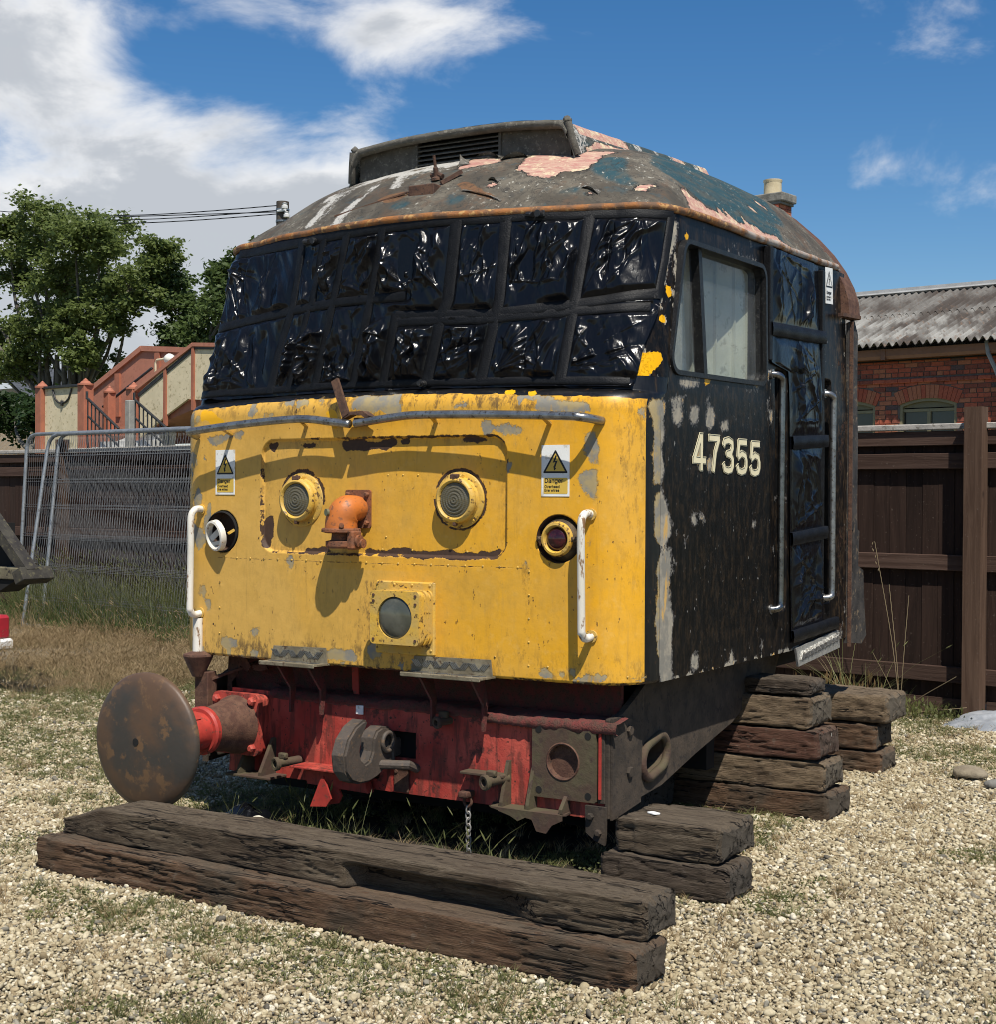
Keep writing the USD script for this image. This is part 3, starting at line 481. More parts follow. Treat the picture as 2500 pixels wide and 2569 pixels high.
M_CREAM = speck('cream_lining', (.42, .41, .33), (.50, .49, .41), 5, .7, .002, c3=(.30, .28, .22))
lp = lambda y: (1.03 + (y - .92) * .36, y); obj('cab_lining', cat(bar((*lp(.92), 2.42), (*lp(1.53), 2.42), .015, 1.05), *[bar((lp(y)[0] + .012, y, 1.9), (lp(y)[0] + .012, y, 2.94), .022, .012) for y in (1.13, 1.29, 1.42)]), M_CREAM, loco, False); obj('cab_jamb', box(1.20, 1.235, 1.50, 1.60, 1.9, 2.95), M_CREAM, loco, False)
obj('cab_pillar', box(1.20, 1.24, .66, .76, 1.95, 2.95, .006), speck('grey_pillar', (.20, .20, .18), (.30, .29, .26), 14, .8, .003), loco, False)
obj('cab_desk', box(-1.1, 1.15, .55, .95, 1.5, 1.9, .02), M_DARK, loco, False)

# ---- number and other lettering on the side
def digit(ch):
    L = sg.LineString; w = .115
    if ch == '4': s = [L([(.078, .012), (.078, .988)]), L([(.085, .97), (-.0, .34), (.0, .27)]), L([(-.012, .255), (.122, .255)])]; s = [L([(.080, 0), (.080, 1)]), L([(.074, .97), (.006, .30)]), L([(-.008, .27), (.125, .27)])]
    elif ch == '7': s = [L([(0, .93), (.116, .93)]), L([(.108, .93), (.07, .55), (.050, 0)])]
    elif ch == '3': s = [L([(.004, .76), (.016, .89), (.058, .935), (.098, .87), (.102, .72), (.085, .58), (.045, .54), (.085, .50), (.106, .38), (.106, .22), (.092, .10), (.055, .062), (.018, .10), (.004, .26)])]
    else: s = [L([(.112, .93), (.022, .93), (.012, .50)]), L([(.012, .48), (.055, .60), (.096, .54), (.108, .38), (.108, .24), (.094, .11), (.055, .062), (.018, .10), (.004, .25)])]
    s = [affinity.scale(q, 1.0, .166, origin=(0, 0)) for q in s]
    return shapely.union_all([q.buffer(.0125, cap_style=2, join_style=1) for q in s])
M_NUM, M_INK = speck('cream_numerals', (.78, .70, .46), (.72, .64, .42), 10, .5, .0006), speck('black_ink', (.008, .008, .008), (.012, .012, .012), 10, .5, 0)
for k, ch in enumerate('47355'):
    d = affinity.translate(affinity.scale(digit(ch), 1.12, 1.03, origin=(0, 0)), .652 + .1745 * k, 1.783 - .0036 * k)
    n = obj('numeral', prism(d.buffer(.0055), .0020, (1.347, 0, 0), (0, 1, 0), (0, 0, 1)), M_NUM, loco, False)
    obj('numeral_outline', prism(d.buffer(.0022).difference(d.buffer(.0004)), .0012, (1.3492, 0, 0), (0, 1, 0), (0, 0, 1)), M_INK, n, False)

# ---- warning stickers
M_STW, M_STY = speck('sticker_white', (.78, .78, .75), (.72, .72, .69), 8, .45, .0004, c3=(.55, .52, .45)), speck('sticker_yellow', (.66, .43, .06), (.60, .40, .07), 8, .45, .0004)
def sticker(origin, ex, ey, w, h, plain=False):
    ez = np.cross(ex, ey); P = lambda g, d, o: prism(g, d, A(origin, float) + A(ez) * o, ex, ey)
    s = obj('warning_sign', P(sg.box(0, 0, w, h), .0018, .0012), M_STW, loco, False, label='electric shock warning sticker reading Danger Overhead live wires')
    tri = sg.Polygon([(w * .10, h * .47), (w * .90, h * .47), (w * .5, h * .88)])
    obj('triangle_border', P(tri.buffer(.004, join_style=1).difference(tri.buffer(-.0045)), .0008, .0031), M_INK, s, False)
    obj('triangle_field', P(tri.buffer(-.0045), .0008, .0031), M_STW if plain else M_STY, s, False)
    b = sg.Polygon([(.50, .80), (.41, .655), (.50, .665), (.44, .575), (.425, .60), (.46, .50), (.53, .545), (.495, .56), (.58, .695), (.49, .685), (.555, .79)])
    obj('lightning_bolt', P(affinity.scale(b, w, h, origin=(0, 0)), .0006, .004), M_INK, s, False)
    if not plain: obj('text_field', P(rrect(w * .08, w * .94, h * .05, h * .36, .006), .0008, .0031), M_STY, s, False)
    for tx, hh, yy in (('Danger', .085, .265), ('Overhead', .052, .165), ('live wires', .052, .092)):
        t = meshkit.text_mesh(tx, h * hh, .0005, True); b_ = t.bounds; t.apply_scale([min(1, w * .8 / (b_[1, 0])), 1, 1]); t.apply_translation((w * .11, h * yy, 0))
        obj('sign_lettering', rot_to(t, A(origin, float) + A(ez) * .0041, ex, ey, ez), M_INK, s, False)
def on_front(x, z):
    t = np.linspace(-1, 1, 3001); X, Y = front(t, z); return float(np.interp(x, X, Y))
for x0, x1 in ((-1.031, -.894), (.894, 1.030)):
    a, b = on_front(x0, 1.77), on_front(x1, 1.77); ex = A([x1 - x0, b - a, 0]); ww = np.linalg.norm(ex); ex /= ww
    sticker((x0, a, 1.656), ex, A([0, 0, 1.]), ww, .227)
ey = A([-.12, -.42, .90]); ey = A([0, -.45, .89]); ex = A([0, .89, .45]); ex = A([0, 1, .06]) / np.linalg.norm([0, 1, .06]); ey = A([0, -.06, 1]) / np.linalg.norm([0, -.06, 1])
sticker((1.335, 2.50, 2.765), ex, ey, .125, .205, True)
# ---- roof dome
th = np.linspace(-1, 1, 420); X1 = 1.31 * np.sin(th * np.pi / 2) * .35 + 1.31 * th * .65; ds = np.linspace(0, 1, 330) ** 1.25
X, D = np.meshgrid(X1, ds); Y = gut_y(X) + D * (2.86 - gut_y(X)); Zr = roof_z(X, Y); Zr = np.where(D == 0, 2.965, Zr)
Zr = Zr + .006 * (n2(X, Y, 2.3, 1) - .5) + .003 * (n2(X, Y, 9, 2) - .5)
RP = [[(.438,.562),(.418,.731),(.47,.775),(.62,.80),(.739,.87),(.825,.889),(.808,.749),(.822,.571),(.701,.517),(.707,.477),(.635,.477),(.52,.479)],[(.062,.601),(.058,.74),(.271,.684),(.306,.613),(.215,.58),(.105,.535)],[(1.075,.538),(1.125,.583),(1.184,.601),(1.156,.535),(1.093,.524)],[(.879,.392),(.903,.434),(.966,.417),(.898,.387)],[(.38,.345),(.394,.402),(.444,.374),(.449,.34)],
      [(1.287,.718),(1.19,.86),(1.22,.975),(1.25,1.073),(1.225,1.279),(1.25,1.489),(1.235,1.655),(1.25,1.906),(1.272,2.062),(1.281,2.25),(1.31,2.3),(1.31,.70)],[(1.126,.676),(1.158,.705),(1.162,.664)],[(1.153,.848),(1.176,.951),(1.186,.895)],[(1.178,1.578),(1.242,1.60),(1.256,1.568),(1.244,1.516)],[(1.10,1.9),(1.12,2.05),(1.13,1.9)],[(1.0,2.2),(1.03,2.4),(1.04,2.25)],[(.66,1.0),(.78,1.02),(.80,1.6),(.72,1.9),(.68,1.5)]]
RW = [[(-.431,.788),(.036,.808),(.077,.552),(.003,.491),(-.208,.551),(-.117,.396),(-.2,.373)],[(.244,.758),(.285,.86),(.383,.768),(.362,.675)],[(-.652,.252),(-.668,.415),(-.68,.75),(-.545,.72),(-.517,.324),(-.57,.216)],[(-.438,.184),(-.42,.363),(-.45,.75),(-.33,.75),(-.338,.319),(-.338,.159)],[(-.75,.5),(-.75,.8),(-.2,.8),(-.2,.66)]]
RR = [[(.191,.377),(.268,.389),(.412,.319),(.541,.268),(.469,.255),(.287,.308)],[(-.25,.30),(-.10,.34),(0,.33),(-.08,.25)]]
RT = [[(.822,.571),(.814,.751),(.894,.831),(1.089,.58),(1.067,.547),(.919,.551)],[(.242,.274),(.309,.286),(.357,.25),(.282,.213)],[(.763,.363),(.789,.4),(.858,.46),(.857,.377),(.786,.35)],[(1.02,.9),(.85,1.2),(.6,1.6),(.6,2.9),(1.05,2.5),(1.26,2.0),(1.25,1.4),(1.22,1.05),(1.16,.9)],[(-.1,.2),(0,.21),(.03,.25),(-.06,.26)]]
pk = in_poly(X, Y, RP, .035, 19); wt = in_poly(X, Y, RW, .03, 14) * (.45 + .35 * sstep(n2(X, Y, 9, 14, 3), .4, .6)); tl = in_poly(X, Y, RT, .05, 6); ru = in_poly(X, Y, RR, .02, 16)
one = np.ones_like(X); rc = grid(np.stack([X, Y, Zr], -1))
obj('roof', rc, M_ROOF, loco, True, prim=dict(wear=np.stack([pk, 0 * one, 0 * one], -1).reshape(-1, 3), zone=np.stack([tl, wt, ru], -1).reshape(-1, 3)), label='peeling grey and teal domed roof with pink patches')
# curled flaps of the roof skin
M_FLAP = speck('curled_roof_skin', (.085, .078, .066), (.13, .12, .10), 20, .85, .004, c3=(.3, .29, .27))
for a, b, w_, lift in (((.03, .70), (.10, .59), .05, .045), ((.08, .76), (.26, .70), .035, .03), ((.30, .64), (.42, .70), .05, .035), ((.40, .79), (.60, .83), .03, .03), ((.37, .405), (.44, .39), .025, .02), ((.87, .435), (.965, .425), .022, .018), ((.28, .305), (.53, .262), .014, .012)):
    a, b = A(a), A(b); n = 14; s = np.linspace(0, 1, n); c = a + (b - a) * s[:, None]; nn = A([-(b - a)[1], (b - a)[0]]); nn /= np.linalg.norm(nn); rows = []
    for e in np.linspace(0, 1, 6):
        p = c + nn * (w_ * (e - .3) * (.7 + .6 * noise(np.stack([s * 5, 0 * s, 0 * s + w_ * 77], -1)))[:, None]); rows.append(np.stack([p[:, 0], p[:, 1], roof_z(p[:, 0], p[:, 1]) + .004 + lift * (1 - e) ** 1.6 * np.sin(np.pi * np.clip(s * .9 + .05, 0, 1))], -1))
    f = grid(A(rows)); f2 = f.copy(); f2.vertices -= [0, 0, .004]; f2.invert(); obj('roof_flap', cat(f, f2), M_FLAP, loco, True)
# ---- raised vent fairing on the roof
def fair_z(x, y): return 3.535 + .10 * np.clip((y - .70) / 1.5, 0, 1.3) - .035 * (np.abs(x) / .62) ** 2.5
xs_, ys_ = np.linspace(-.66, .66, 120), np.linspace(.69, 2.6, 120); X, Y = np.meshgrid(xs_, ys_); wd = .655 - .06 * np.clip((Y - .7) / 1.6, 0, 1.2); X = X / .66 * wd
Zf = fair_z(X, Y) - .05 * sstep(np.abs(X) / wd, .93, 1.0) + .006 * (n2(X, Y, 8, 3) - .5); one = np.ones_like(X)
tops = grid(np.stack([X, Y, Zf], -1)); pk = .8 * sstep(n2(X, Y, 3.2, 88), .52, .62) * sstep(X, .5, .58); wt = .6 * sstep(n2(X, Y, 12, 8), .44, .6)
sides = []; 
for s in (-1, 1):
    yv = ys_; x_ = s * (.655 - .06 * np.clip((yv - .7) / 1.6, 0, 1.2)); r0 = np.stack([x_, yv, fair_z(x_, yv) - .05], -1); n_ = 9; rows = [r0 + (np.stack([x_ + s * .035, yv, roof_z(x_, yv) - .02], -1) - r0) * k for k in np.linspace(0, 1, n_)]
    m = grid(A(rows)); 
    if np.dot(m.face_normals.mean(0), [s, 0, 0]) < 0: m.invert()
    sides.append((m, A(rows)))
wl = [np.stack([sstep(n2(r[..., 1] * 1.2, r[..., 2] * 3, 3.0, 90), .36, .5) * sstep(r[..., 1], .78, .9) * sstep(fair_z(r[..., 0], r[..., 1]) - r[..., 2], .055, .075)] + [0 * r[..., 0]] * 2, -1).reshape(-1, 3) for _, r in sides]
wz = [np.stack([.55 * np.ones_like(r[..., 0]), .6 * sstep(n2(r[..., 1], r[..., 2], 14, 91), .46, .6), 0 * r[..., 0]], -1).reshape(-1, 3) for _, r in sides]
fm = cat(tops, *[m for m, _ in sides])
vent = obj('roof_vent', fm, M_ROOF, loco, True, prim=dict(wear=np.vstack([np.stack([pk, 0 * one, 0 * one], -1).reshape(-1, 3)] + wl), zone=np.vstack([np.stack([.42 * one + .25 * (X > .3), wt, 0 * one], -1).reshape(-1, 3)] + wz)), label='raised roof vent fairing with louvres in front')
M_VENT = speck('mossy_vent', (.075, .07, .058), (.11, .102, .085), 16, .9, .005, c3=(.17, .16, .13))
xr = np.linspace(-.655, .655, 60)
lip = np.stack([xr, np.full(60, .675), fair_z(xr, .69) - .012 - .05 * sstep(np.abs(xr) / .655, .95, 1)], -1); rows = [lip + [0, .02, .012], lip + [0, -.004, .006], lip + [0, -.008, -.012], lip + [0, .0, -.026], lip + [0, .03, -.03]]
m = grid(A(rows)[::-1]); m.vertices += (np.stack([noise(m.vertices * 40, 3)] * 3, -1) - .5) * .006; obj('vent_lip', m, M_VENT, vent, True)
for s in (-1, 1): obj('vent_cheek', cat(tube([(s * .655, .685, 3.485), (s * .672, .70, 3.40), (s * .69, .72, 3.33)], .02, 8), tube([(s * .655, .685, 3.485), (s * .64, .70, 3.505)], .02, 8)), M_VENT, vent, True)
for a, b in ((-.645, -.27), (.235, .645)):
    z0 = [float(roof_z(A(x), A(.76))) for x in (a, b)]
    obj('vent_panel', prism([(a, min(z0) - .06), (b, min(z0) - .06), (b, 3.515), (a, 3.515)], .01, (0, .745, 0), (1, 0, 0), (0, 0, 1)), M_VENT, vent, False)
obj('vent_backing', box(-.28, .24, .80, .81, 3.25, 3.52), M_DARK, vent, False)
for k in range(7):
    z0 = 3.352 + k * .024; obj('louvre_slat', cat(prism([(0, 0), (.04, .020), (.04, .026), (0, .006)], .506, (-.27, .727, z0), (0, 1, 0), (0, 0, 1)).apply_translation((.0, 0, 0))), M_VENT, vent, False)
obj('vent_edge', cat(box(-.282, -.268, .725, .76, 3.33, 3.52), box(.233, .247, .725, .76, 3.33, 3.52)), M_VENT, vent, False)

# ---- rusty gutter rail round the cab
def gut_mat():
    g = G(); n = g.noise(14, 5, .65); y = g.xyz()[1]
    col = g.mix(g.step(n, .36, .62), (.30, .12, .035), (.13, .075, .045)); col = g.mix(g.step(g.noise(30, 4, .6), .54, .64), col, (.42, .24, .09))
    col = g.mix(g.mul(g.step(y, .9, 1.5), g.step(g.noise(9, 4, .6), .36, .6)), col, (.32, .29, .26))
    return g.done('rusty_gutter', g.bsdf(col, .75, g.bump(g.noise(60, 5, .7), .004), 0., .3))
t = np.linspace(-1, 1, 150); gx, gy = half(np.abs(t), 2); gx = gx * np.sign(t); fr_ = np.stack([gx, gy, np.full_like(gx, 2.972)], 1)
rs = np.stack([np.full(60, 1.318), np.linspace(.62, 2.74, 60), np.linspace(2.976, 3.002, 60)], 1); ls = rs[::-1] * [-1, 1, 1]
gp = np.vstack([ls, fr_, rs]); nrm_ = np.zeros_like(gp); nrm_[:, 2] = .004 * (noise(np.stack([gp[:, 0] * 9, gp[:, 1] * 9, 0 * gp[:, 0]], -1), 4) - .5) * 2
gp = gp + nrm_ + np.where(np.arange(len(gp))[:, None] < 999, 1, 1) * np.stack([np.zeros(len(gp)), np.where(gp[:, 1] < .6, -.008, 0), 0 * gp[:, 0]], 1)
obj('gutter_rail', tube(gp, .0185, 10), gut_mat(), loco, True, label='rusty orange gutter rail under the roof edge')
def rpt(x, y, dz=0.): return A([x, y, float(roof_z(A(x), A(y))) + dz])
obj('roof_bracket', cat(box(-.02, .13, .285, .36, 3.08, 3.17, .004), bar(rpt(.124, .36, .01), rpt(.184, .45, .02), .02), bar(rpt(-.03, .30, .012), rpt(-.45, .26, .004), .008), lathe([(.03, 0), (.028, .012), (.014, .018), (.012, .06), (.008, .065), (.007, .12), (1e-4, .121)], rpt(.06, .42, 0), (0, -.25, 1), 12), tube([rpt(.02, .43, .02), rpt(.06, .42, .03), rpt(.10, .41, .02)], .012, 8)), M_RUST, loco, 30)
for tq, zq in ((-.346, 2.925), (.482, 2.952), (.149, 2.178)):
    p = fpt(A([tq]), A([zq]), .012)[0]; obj('wiper_spindle', cat(tube([p + [-.035, -.01, 0], p + [.0, -.018, -.006]], .013, 8), disc(p + [.03, 0, -.004], .016, .03), box(p[0] - .05, p[0] + .05, p[1], p[1] + .01, p[2] - .016, p[2] + .014, .003)) if zq > 2.5 else cat(disc(p, .016, .035), disc(p + [0, -.03, 0], .011, .02)), M_BLK, loco, 30)

# ---- lamps on the nose
g = G(); rip = g.add('wave_texture', wave_type='rings', rings_direction='y', vector=g.pos(obj=True), scale=36.) + '.fac'
M_LENS = g.done('ribbed_lamp_glass', g.bsdf(g.mix(rip, (.075, .066, .040), (.115, .100, .064)), .12, g.bump(g.noise(40, 3, .5), .0015), 0., .6))
g = G(); M_LENS2 = g.done('dull_headlamp_glass', g.bsdf(g.mix(g.step(g.noise(9, 4, .6), .4, .65), (.060, .062, .046), (.10, .10, .078)), .10, None, 0., .6))
g = G(); M_RED = g.done('dark_red_lens', g.bsdf(g.mix(g.step(g.noise(30, 3, .6), .45, .65), (.022, .004, .006), (.06, .008, .012)), .10, None, 0., .6))
def ring(c, prof, axis=(0, -1, 0), n=40): return lathe(prof, c, axis, n)
for x, z in ((.462, 1.637), (-.46, 1.632)):
    lamp = obj('marker_light', cat(ring((x, .030, z), [(.060, .0), (.130, .0), (.131, .008), (.126, .013), (.108, .016), (.104, .03), (.100, .040)]), box(x - .03, x + .03, -.018, .02, z + .098, z + .118, .004), *[dome((x + .118 * math.cos(a), .02, z + .118 * math.sin(a)), .010) for a in (.8, 2.4, 4.2, 5.4)]), M_YEL, loco, 40, label='round nose light in a yellow bezel')
    obj('bezel', ring((x, -.008, z), [(.100, -.01), (.106, .0), (.107, .010), (.100, .022), (.090, .026), (.082, .020), (.080, .006)]), M_YEL, lamp, 45)
    rr = np.linspace(0, .083, 22); pr = [(max(r, 1e-5), .010 + .012 * (1 - (r / .083) ** 2) + .0022 * math.cos(r * 420)) for r in rr][::-1]
    obj('lens', ring((x, -.010, z), pr), M_LENS, lamp, True)
    obj('bezel_catch', cat(box(x - .022, x + .022, -.032, -.012, z + .095, z + .118, .003), box(x - .008, x + .008, -.03, -.005, z - .118, z - .100, .003)), M_RUST, lamp, False)
x, z = .978, 1.468; yb = on_front(x, z)
tail = obj('tail_light', cat(ring((x, yb + .012, z), [(.050, .02), (.078, .02), (.082, .012), (.100, -.02), (.104, -.06)]), *[box(x + s * .085 - .018, x + s * .085 + .018, yb - .022, yb - .008, z - .012, z + .012, .004) for s in (-1, 1)], *[dome((x + s * .088, yb - .022, z), .008) for s in (-1, 1)]), speck('grimy_bezel', (.03, .022, .016), (.10, .065, .03), 20, .6, .003), loco, 40, label='dark red tail light in a round recess')  # grimy bezel tone darkened to paint the shade of the recess
obj('bezel', ring((x, yb - .006, z), [(.052, -.01), (.054, .014), (.062, .024), (.072, .022), (.078, .008), (.078, -.02)]), M_YEL, tail, 45)
obj('lens', ring((x, yb - .006, z), [(.053, .0), (.050, .012), (.036, .022), (.018, .027), (1e-5, .028)]), M_RED, tail, True)
x = -.982; yb = on_front(x, z); ax = A([-.30, -.92, -.16]); ax /= np.linalg.norm(ax)
tail = obj('tail_light', cat(ring((x, yb + .05, z), [(.104, .0), (.104, .06), (.098, .064)]), ring((x, yb + .06, z), [(.10, 0), (1e-5, 0)])), M_DARK, loco, 40, label='empty tail light with its rim hanging open')
c = A([x - .012, yb - .035, z - .02]); obj('rim', ring(c, [(.058, -.012), (.060, .012), (.068, .020), (.078, .016), (.080, -.012), (.058, -.012)], ax), M_WHITE, tail, 45)
obj('reflector_shard', cat(bar(c + [-.045, .012, -.02], c + [.03, .02, .045], .03, .004, (0, -1, 0)), bar(c + [-.05, .012, -.048], c + [.04, .02, -.03], .02, .004, (0, -1, 0))), M_WHITE, tail, False)
obj('rim_hinge', bar(c + [.07, .01, .01], c + [.09, .035, .03], .02, .012), M_YEL, tail, False)
# square headlight
x0, x1, z0, z1 = .064, .338, .970, 1.217
head = obj('headlight_box', cat(box(.012, .345, -.012, .035, .915, 1.255, .006)), M_YEL, loco, False, label='square yellow headlight box on a riveted plate')
obj('headlight_body', cat(*[prism(rrect(.088 - e, .334 + e * .5, .980 - e, 1.206 + e, .03), .021, (0, y, 0), (1, 0, 0), (0, 0, 1)) for y, e in ((-.004, .013), (-.025, .004), (-.046, .013), (-.067, .004), (-.087, .012))]), M_YEL, head, 30)
fcx, fcz = .201, 1.094
plate = rrect(x0, x1, z0, z1, .02).difference(sg.Point(fcx, fcz).buffer(.097, quad_segs=16))
obj('headlight_bezel', prism(plate, .018, (0, -.107, 0), (1, 0, 0), (0, 0, 1)), M_YEL, head, 30)
obj('lens', ring((fcx, -.111, fcz), [(.0975, 0), (.088, .009), (.055, .017), (.02, .02), (1e-5, .0205)], n=48), M_LENS2, head, True)
for px, pz in ((.084, 1.196), (.084, .992), (.318, 1.196), (.318, .992), (.084, 1.168), (.318, 1.158)): obj('screw', disc((px, -.125, pz), .007, .004), M_RUST, head, False)
for k in range(4):
    for px, pz in ((.022 + .10 * k, 1.24), (.33, .94 + .085 * k)): obj('rivet', dome((px, -.0125, pz), .007), M_YEL, head, True)
# orange multiple-working connector
M_ORA = speck('orange_paint', (.50, .145, .025), (.42, .13, .03), 14, .5, .0015, c3=(.22, .085, .035)); M_ORR = speck('rust_orange_iron', (.24, .085, .035), (.15, .065, .035), 20, .8, .003, c3=(.06, .03, .02))
con = obj('air_connector', cat(prism(rrect(-.185, -.035, 1.500, 1.682, .012), .022, (0, .032, 0), (1, 0, 0), (0, 0, 1)), *[bolt((px, .01, pz), .013, .016) for px in (-.165, -.055) for pz in (1.525, 1.66)]), M_ORR, loco, 30, label='orange elbow connector with a rusty hinged cap')
obj('elbow', tube(smooth_path([(-.108, .02, 1.590), (-.112, -.02, 1.594), (-.128, -.058, 1.582), (-.143, -.072, 1.54), (-.145, -.074, 1.488)], 5), smooth_path([(.058, 0, 0), (.062, 0, 0), (.074, 0, 0), (.076, 0, 0), (.078, 0, 0)], 5)[:, 0], 22), M_ORA, con, True)
obj('elbow_flange', cat(lathe([(.06, .0), (.09, .0), (.094, -.006), (.094, -.018), (.07, -.024), (.05, -.024)], (-.145, -.074, 1.500), (0, 0, 1), 24), tube([(-.10, -.13, 1.515), (-.085, -.15, 1.515)], .012, 8)), M_ORR, con, 30)
obj('connector_cap', cat(lathe([(1e-4, -.095), (.07, -.095), (.076, -.085), (.076, -.062), (.05, -.056), (.046, -.02), (1e-4, -.02)], (-.142, -.074, 1.500), (0, 0, 1), 24), box(-.085, -.045, -.115, -.04, 1.40, 1.49, .008), tube([(-.05, -.075, 1.435), (-.015, -.075, 1.43)], .010, 8), disc((-.043, -.075, 1.44), .030, .012, (1, 0, 0), 16), disc((-.02, -.075, 1.43), .022, .010, (1, 0, 0), 16)), M_ORR, con, 30)
obj('maker_plate', cat(disc((-.172, -.140, 1.575), .017, .012, (-.40, -.91, 0), 16)), speck('verdigris', (.13, .15, .09), (.16, .12, .06), 20, .6, 0), con, False)
# seam rivets of the nose panels
rv = [(x, 1.337) for x in np.arange(-.97, .84, .092)] + [(.835, z) for z in np.arange(.90, 1.34, .105)] + [(-1.0, z) for z in np.arange(.95, 1.33, .13)] + [(x, 1.752) for x in np.arange(-.28, .3, .085)] + [(.50, 1.40), (.66, 1.43), (.2, 1.40), (.03, 1.40), (-.2, 1.41), (.05, 1.46), (.93, .90), (1.28, .87), (.66, .93)]
rv = [(x, z) for x, z in rv if not (-.2 < x < 0 and 1.4 < z < 1.8)]
obj('rivet', cat(*[dome((x, on_front(x, z) + (.0205 if abs(x) < .7 and 1.38 < z < 1.92 else 0) - .001, z), .0055) for x, z in rv]), M_YEL, loco, True, kind='stuff')
# handrails: white on the nose, steel on the lamp rail and by the doors
for s in (-1, 1):
    x = s * 1.13; yb = on_front(x, 1.3); pth = smooth_path([(x + s * .004, yb + .01, 1.578), (x, yb - .03, 1.582), (x - s * .001, yb - .062, 1.574), (x, yb - .085, 1.535), (x, yb - .085, 1.40), (x + s * .004, yb - .085, 1.10), (x + s * .005, yb - .08, 1.062), (x + s * .006, yb - .055, 1.040), (x + s * .008, yb - .02, 1.042), (x + s * .010, yb + .01, 1.046)], 4)
    k = obj('grab_handle', tube(pth, .0175, 12), M_WHITE, loco, True, label='chipped white grab handle on the nose')
    obj('handle_foot', cat(disc((x + s * .004, yb + .004, 1.578), .026, .012), disc((x + s * .01, yb + .006, 1.046), .028, .014)), M_YEL, k, 30)
railR = smooth_path([(1.178, .055, 1.985), (1.165, -.02, 1.992), (1.13, -.065, 1.998), (1.06, -.07, 2.004), (.646, -.07, 2.02), (.294, -.07, 2.026), (.152, -.07, 2.018), (-.041, -.07, 1.997), (-.07, -.07, 1.993)], 5)
railL = smooth_path([(-1.155, .03, 1.955), (-1.13, -.04, 1.968), (-1.083, -.07, 1.976), (-.775, -.07, 2.004), (-.408, -.07, 2.023), (-.204, -.07, 2.004), (-.10, -.07, 1.992)], 5)
for q in (railR, railL): obj('lamp_rail', tube(q, .0195, 12), M_STEEL, loco, True, label='bare steel lamp rail across the nose')
for x, zt_ in ((-.40, 2.022), (.36, 2.024), (-.9, 1.99), (.95, 2.008)): obj('rail_stay', bar((x, -.065, zt_ - .005), (x - .02, on_front(x, 1.99), zt_ - .03), .022, .010), M_YEL, loco, False)
obj('lamp_iron', cat(bar((-.118, -.075, 2.03), (-.208, -.045, 2.205), .040, .016, (0, -1, 0)), prism([(-.145, 2.012), (-.11, 2.05), (-.02, 2.052), (.02, 2.028), (.0, 2.012), (-.03, 2.034), (-.09, 2.034)], .05, (0, -.03, 0), (1, 0, 0), (0, 0, 1)), bar((-.06, -.06, 2.015), (-.06, .06, 2.0), .05, .014)), M_RUST, loco, False, label='rusty bent lamp iron over the rail')
for y0, za, zb in ((1.705, 1.075, 2.30), (2.525, 1.09, 2.25)):
    x = 1.378; k = obj('door_handrail', tube(smooth_path([(1.30, y0 - .055, zb - .01), (1.345, y0 - .045, zb), (x, y0 - .018, zb - .012), (x, y0, zb - .06), (x, y0, zb - .3), (x, y0 + .0, za + .3), (x, y0, za + .05), (x, y0 - .018, za + .008), (1.345, y0 - .045, za), (1.30, y0 - .055, za + .004)], 4), .0185, 12), M_CHROME if y0 < 2 else M_STEEL, loco, True, label='upright handrail beside the cab door')
    obj('rail_bracket', cat(disc((1.33, y0 - .05, za), .026, .02, (1, 0, 0), 12), disc((1.33, y0 - .05, zb), .026, .02, (1, 0, 0), 12)), M_STEEL, k, 30)
# ---- steps, buffer beam, buffer, hook and underframe
g = G(); n1 = g.noise(5, 5, .6); st = g.noise(9, 5, .65, g.pos((3, 3, .5)))
col = g.mix(g.step(n1, .36, .64), (.32, .036, .026), (.46, .080, .055)); col = g.mix(g.mul(g.step(st, .46, .62), .75), col, (.10, .030, .022)); col = g.mix(g.mul(g.step(g.noise(7, 6, .75), .54, .64), .85), col, (.040, .022, .017)); col = g.mix(g.step(g.noise(40, 4, .65), .62, .67), col, (.05, .025, .018))
M_RED2 = g.done('flaking_red_paint', g.bsdf(col, .62, g.bump(g.noise(45, 5, .7), .003), 0., .35))
M_REDB = speck('bright_red_paint', (.42, .045, .032), (.32, .036, .028), 12, .5, .0015, c3=(.16, .05, .035))
M_REDR = speck('crusted_red_rust', (.16, .035, .030), (.085, .042, .030), 26, .9, .010, c3=(.05, .028, .022))
M_SOLE = speck('grimy_solebar', (.034, .026, .019), (.064, .047, .033), 9, .85, .004, c3=(.026, .02, .017))
M_PLATE = speck('mossy_brown_plate', (.068, .038, .027), (.078, .064, .034), 6, .85, .004, c3=(.055, .035, .026))
M_HEAD = speck('greasy_buffer_face', (.095, .055, .032), (.044, .039, .033), 3.2, .5, .002, c3=(.13, .075, .038), lo=.38, hi=.62)
M_CHECK = speck('worn_checker_plate', (.15, .125, .080), (.235, .205, .14), 14, .6, .003, metal=.15, c3=(.08, .05, .03))
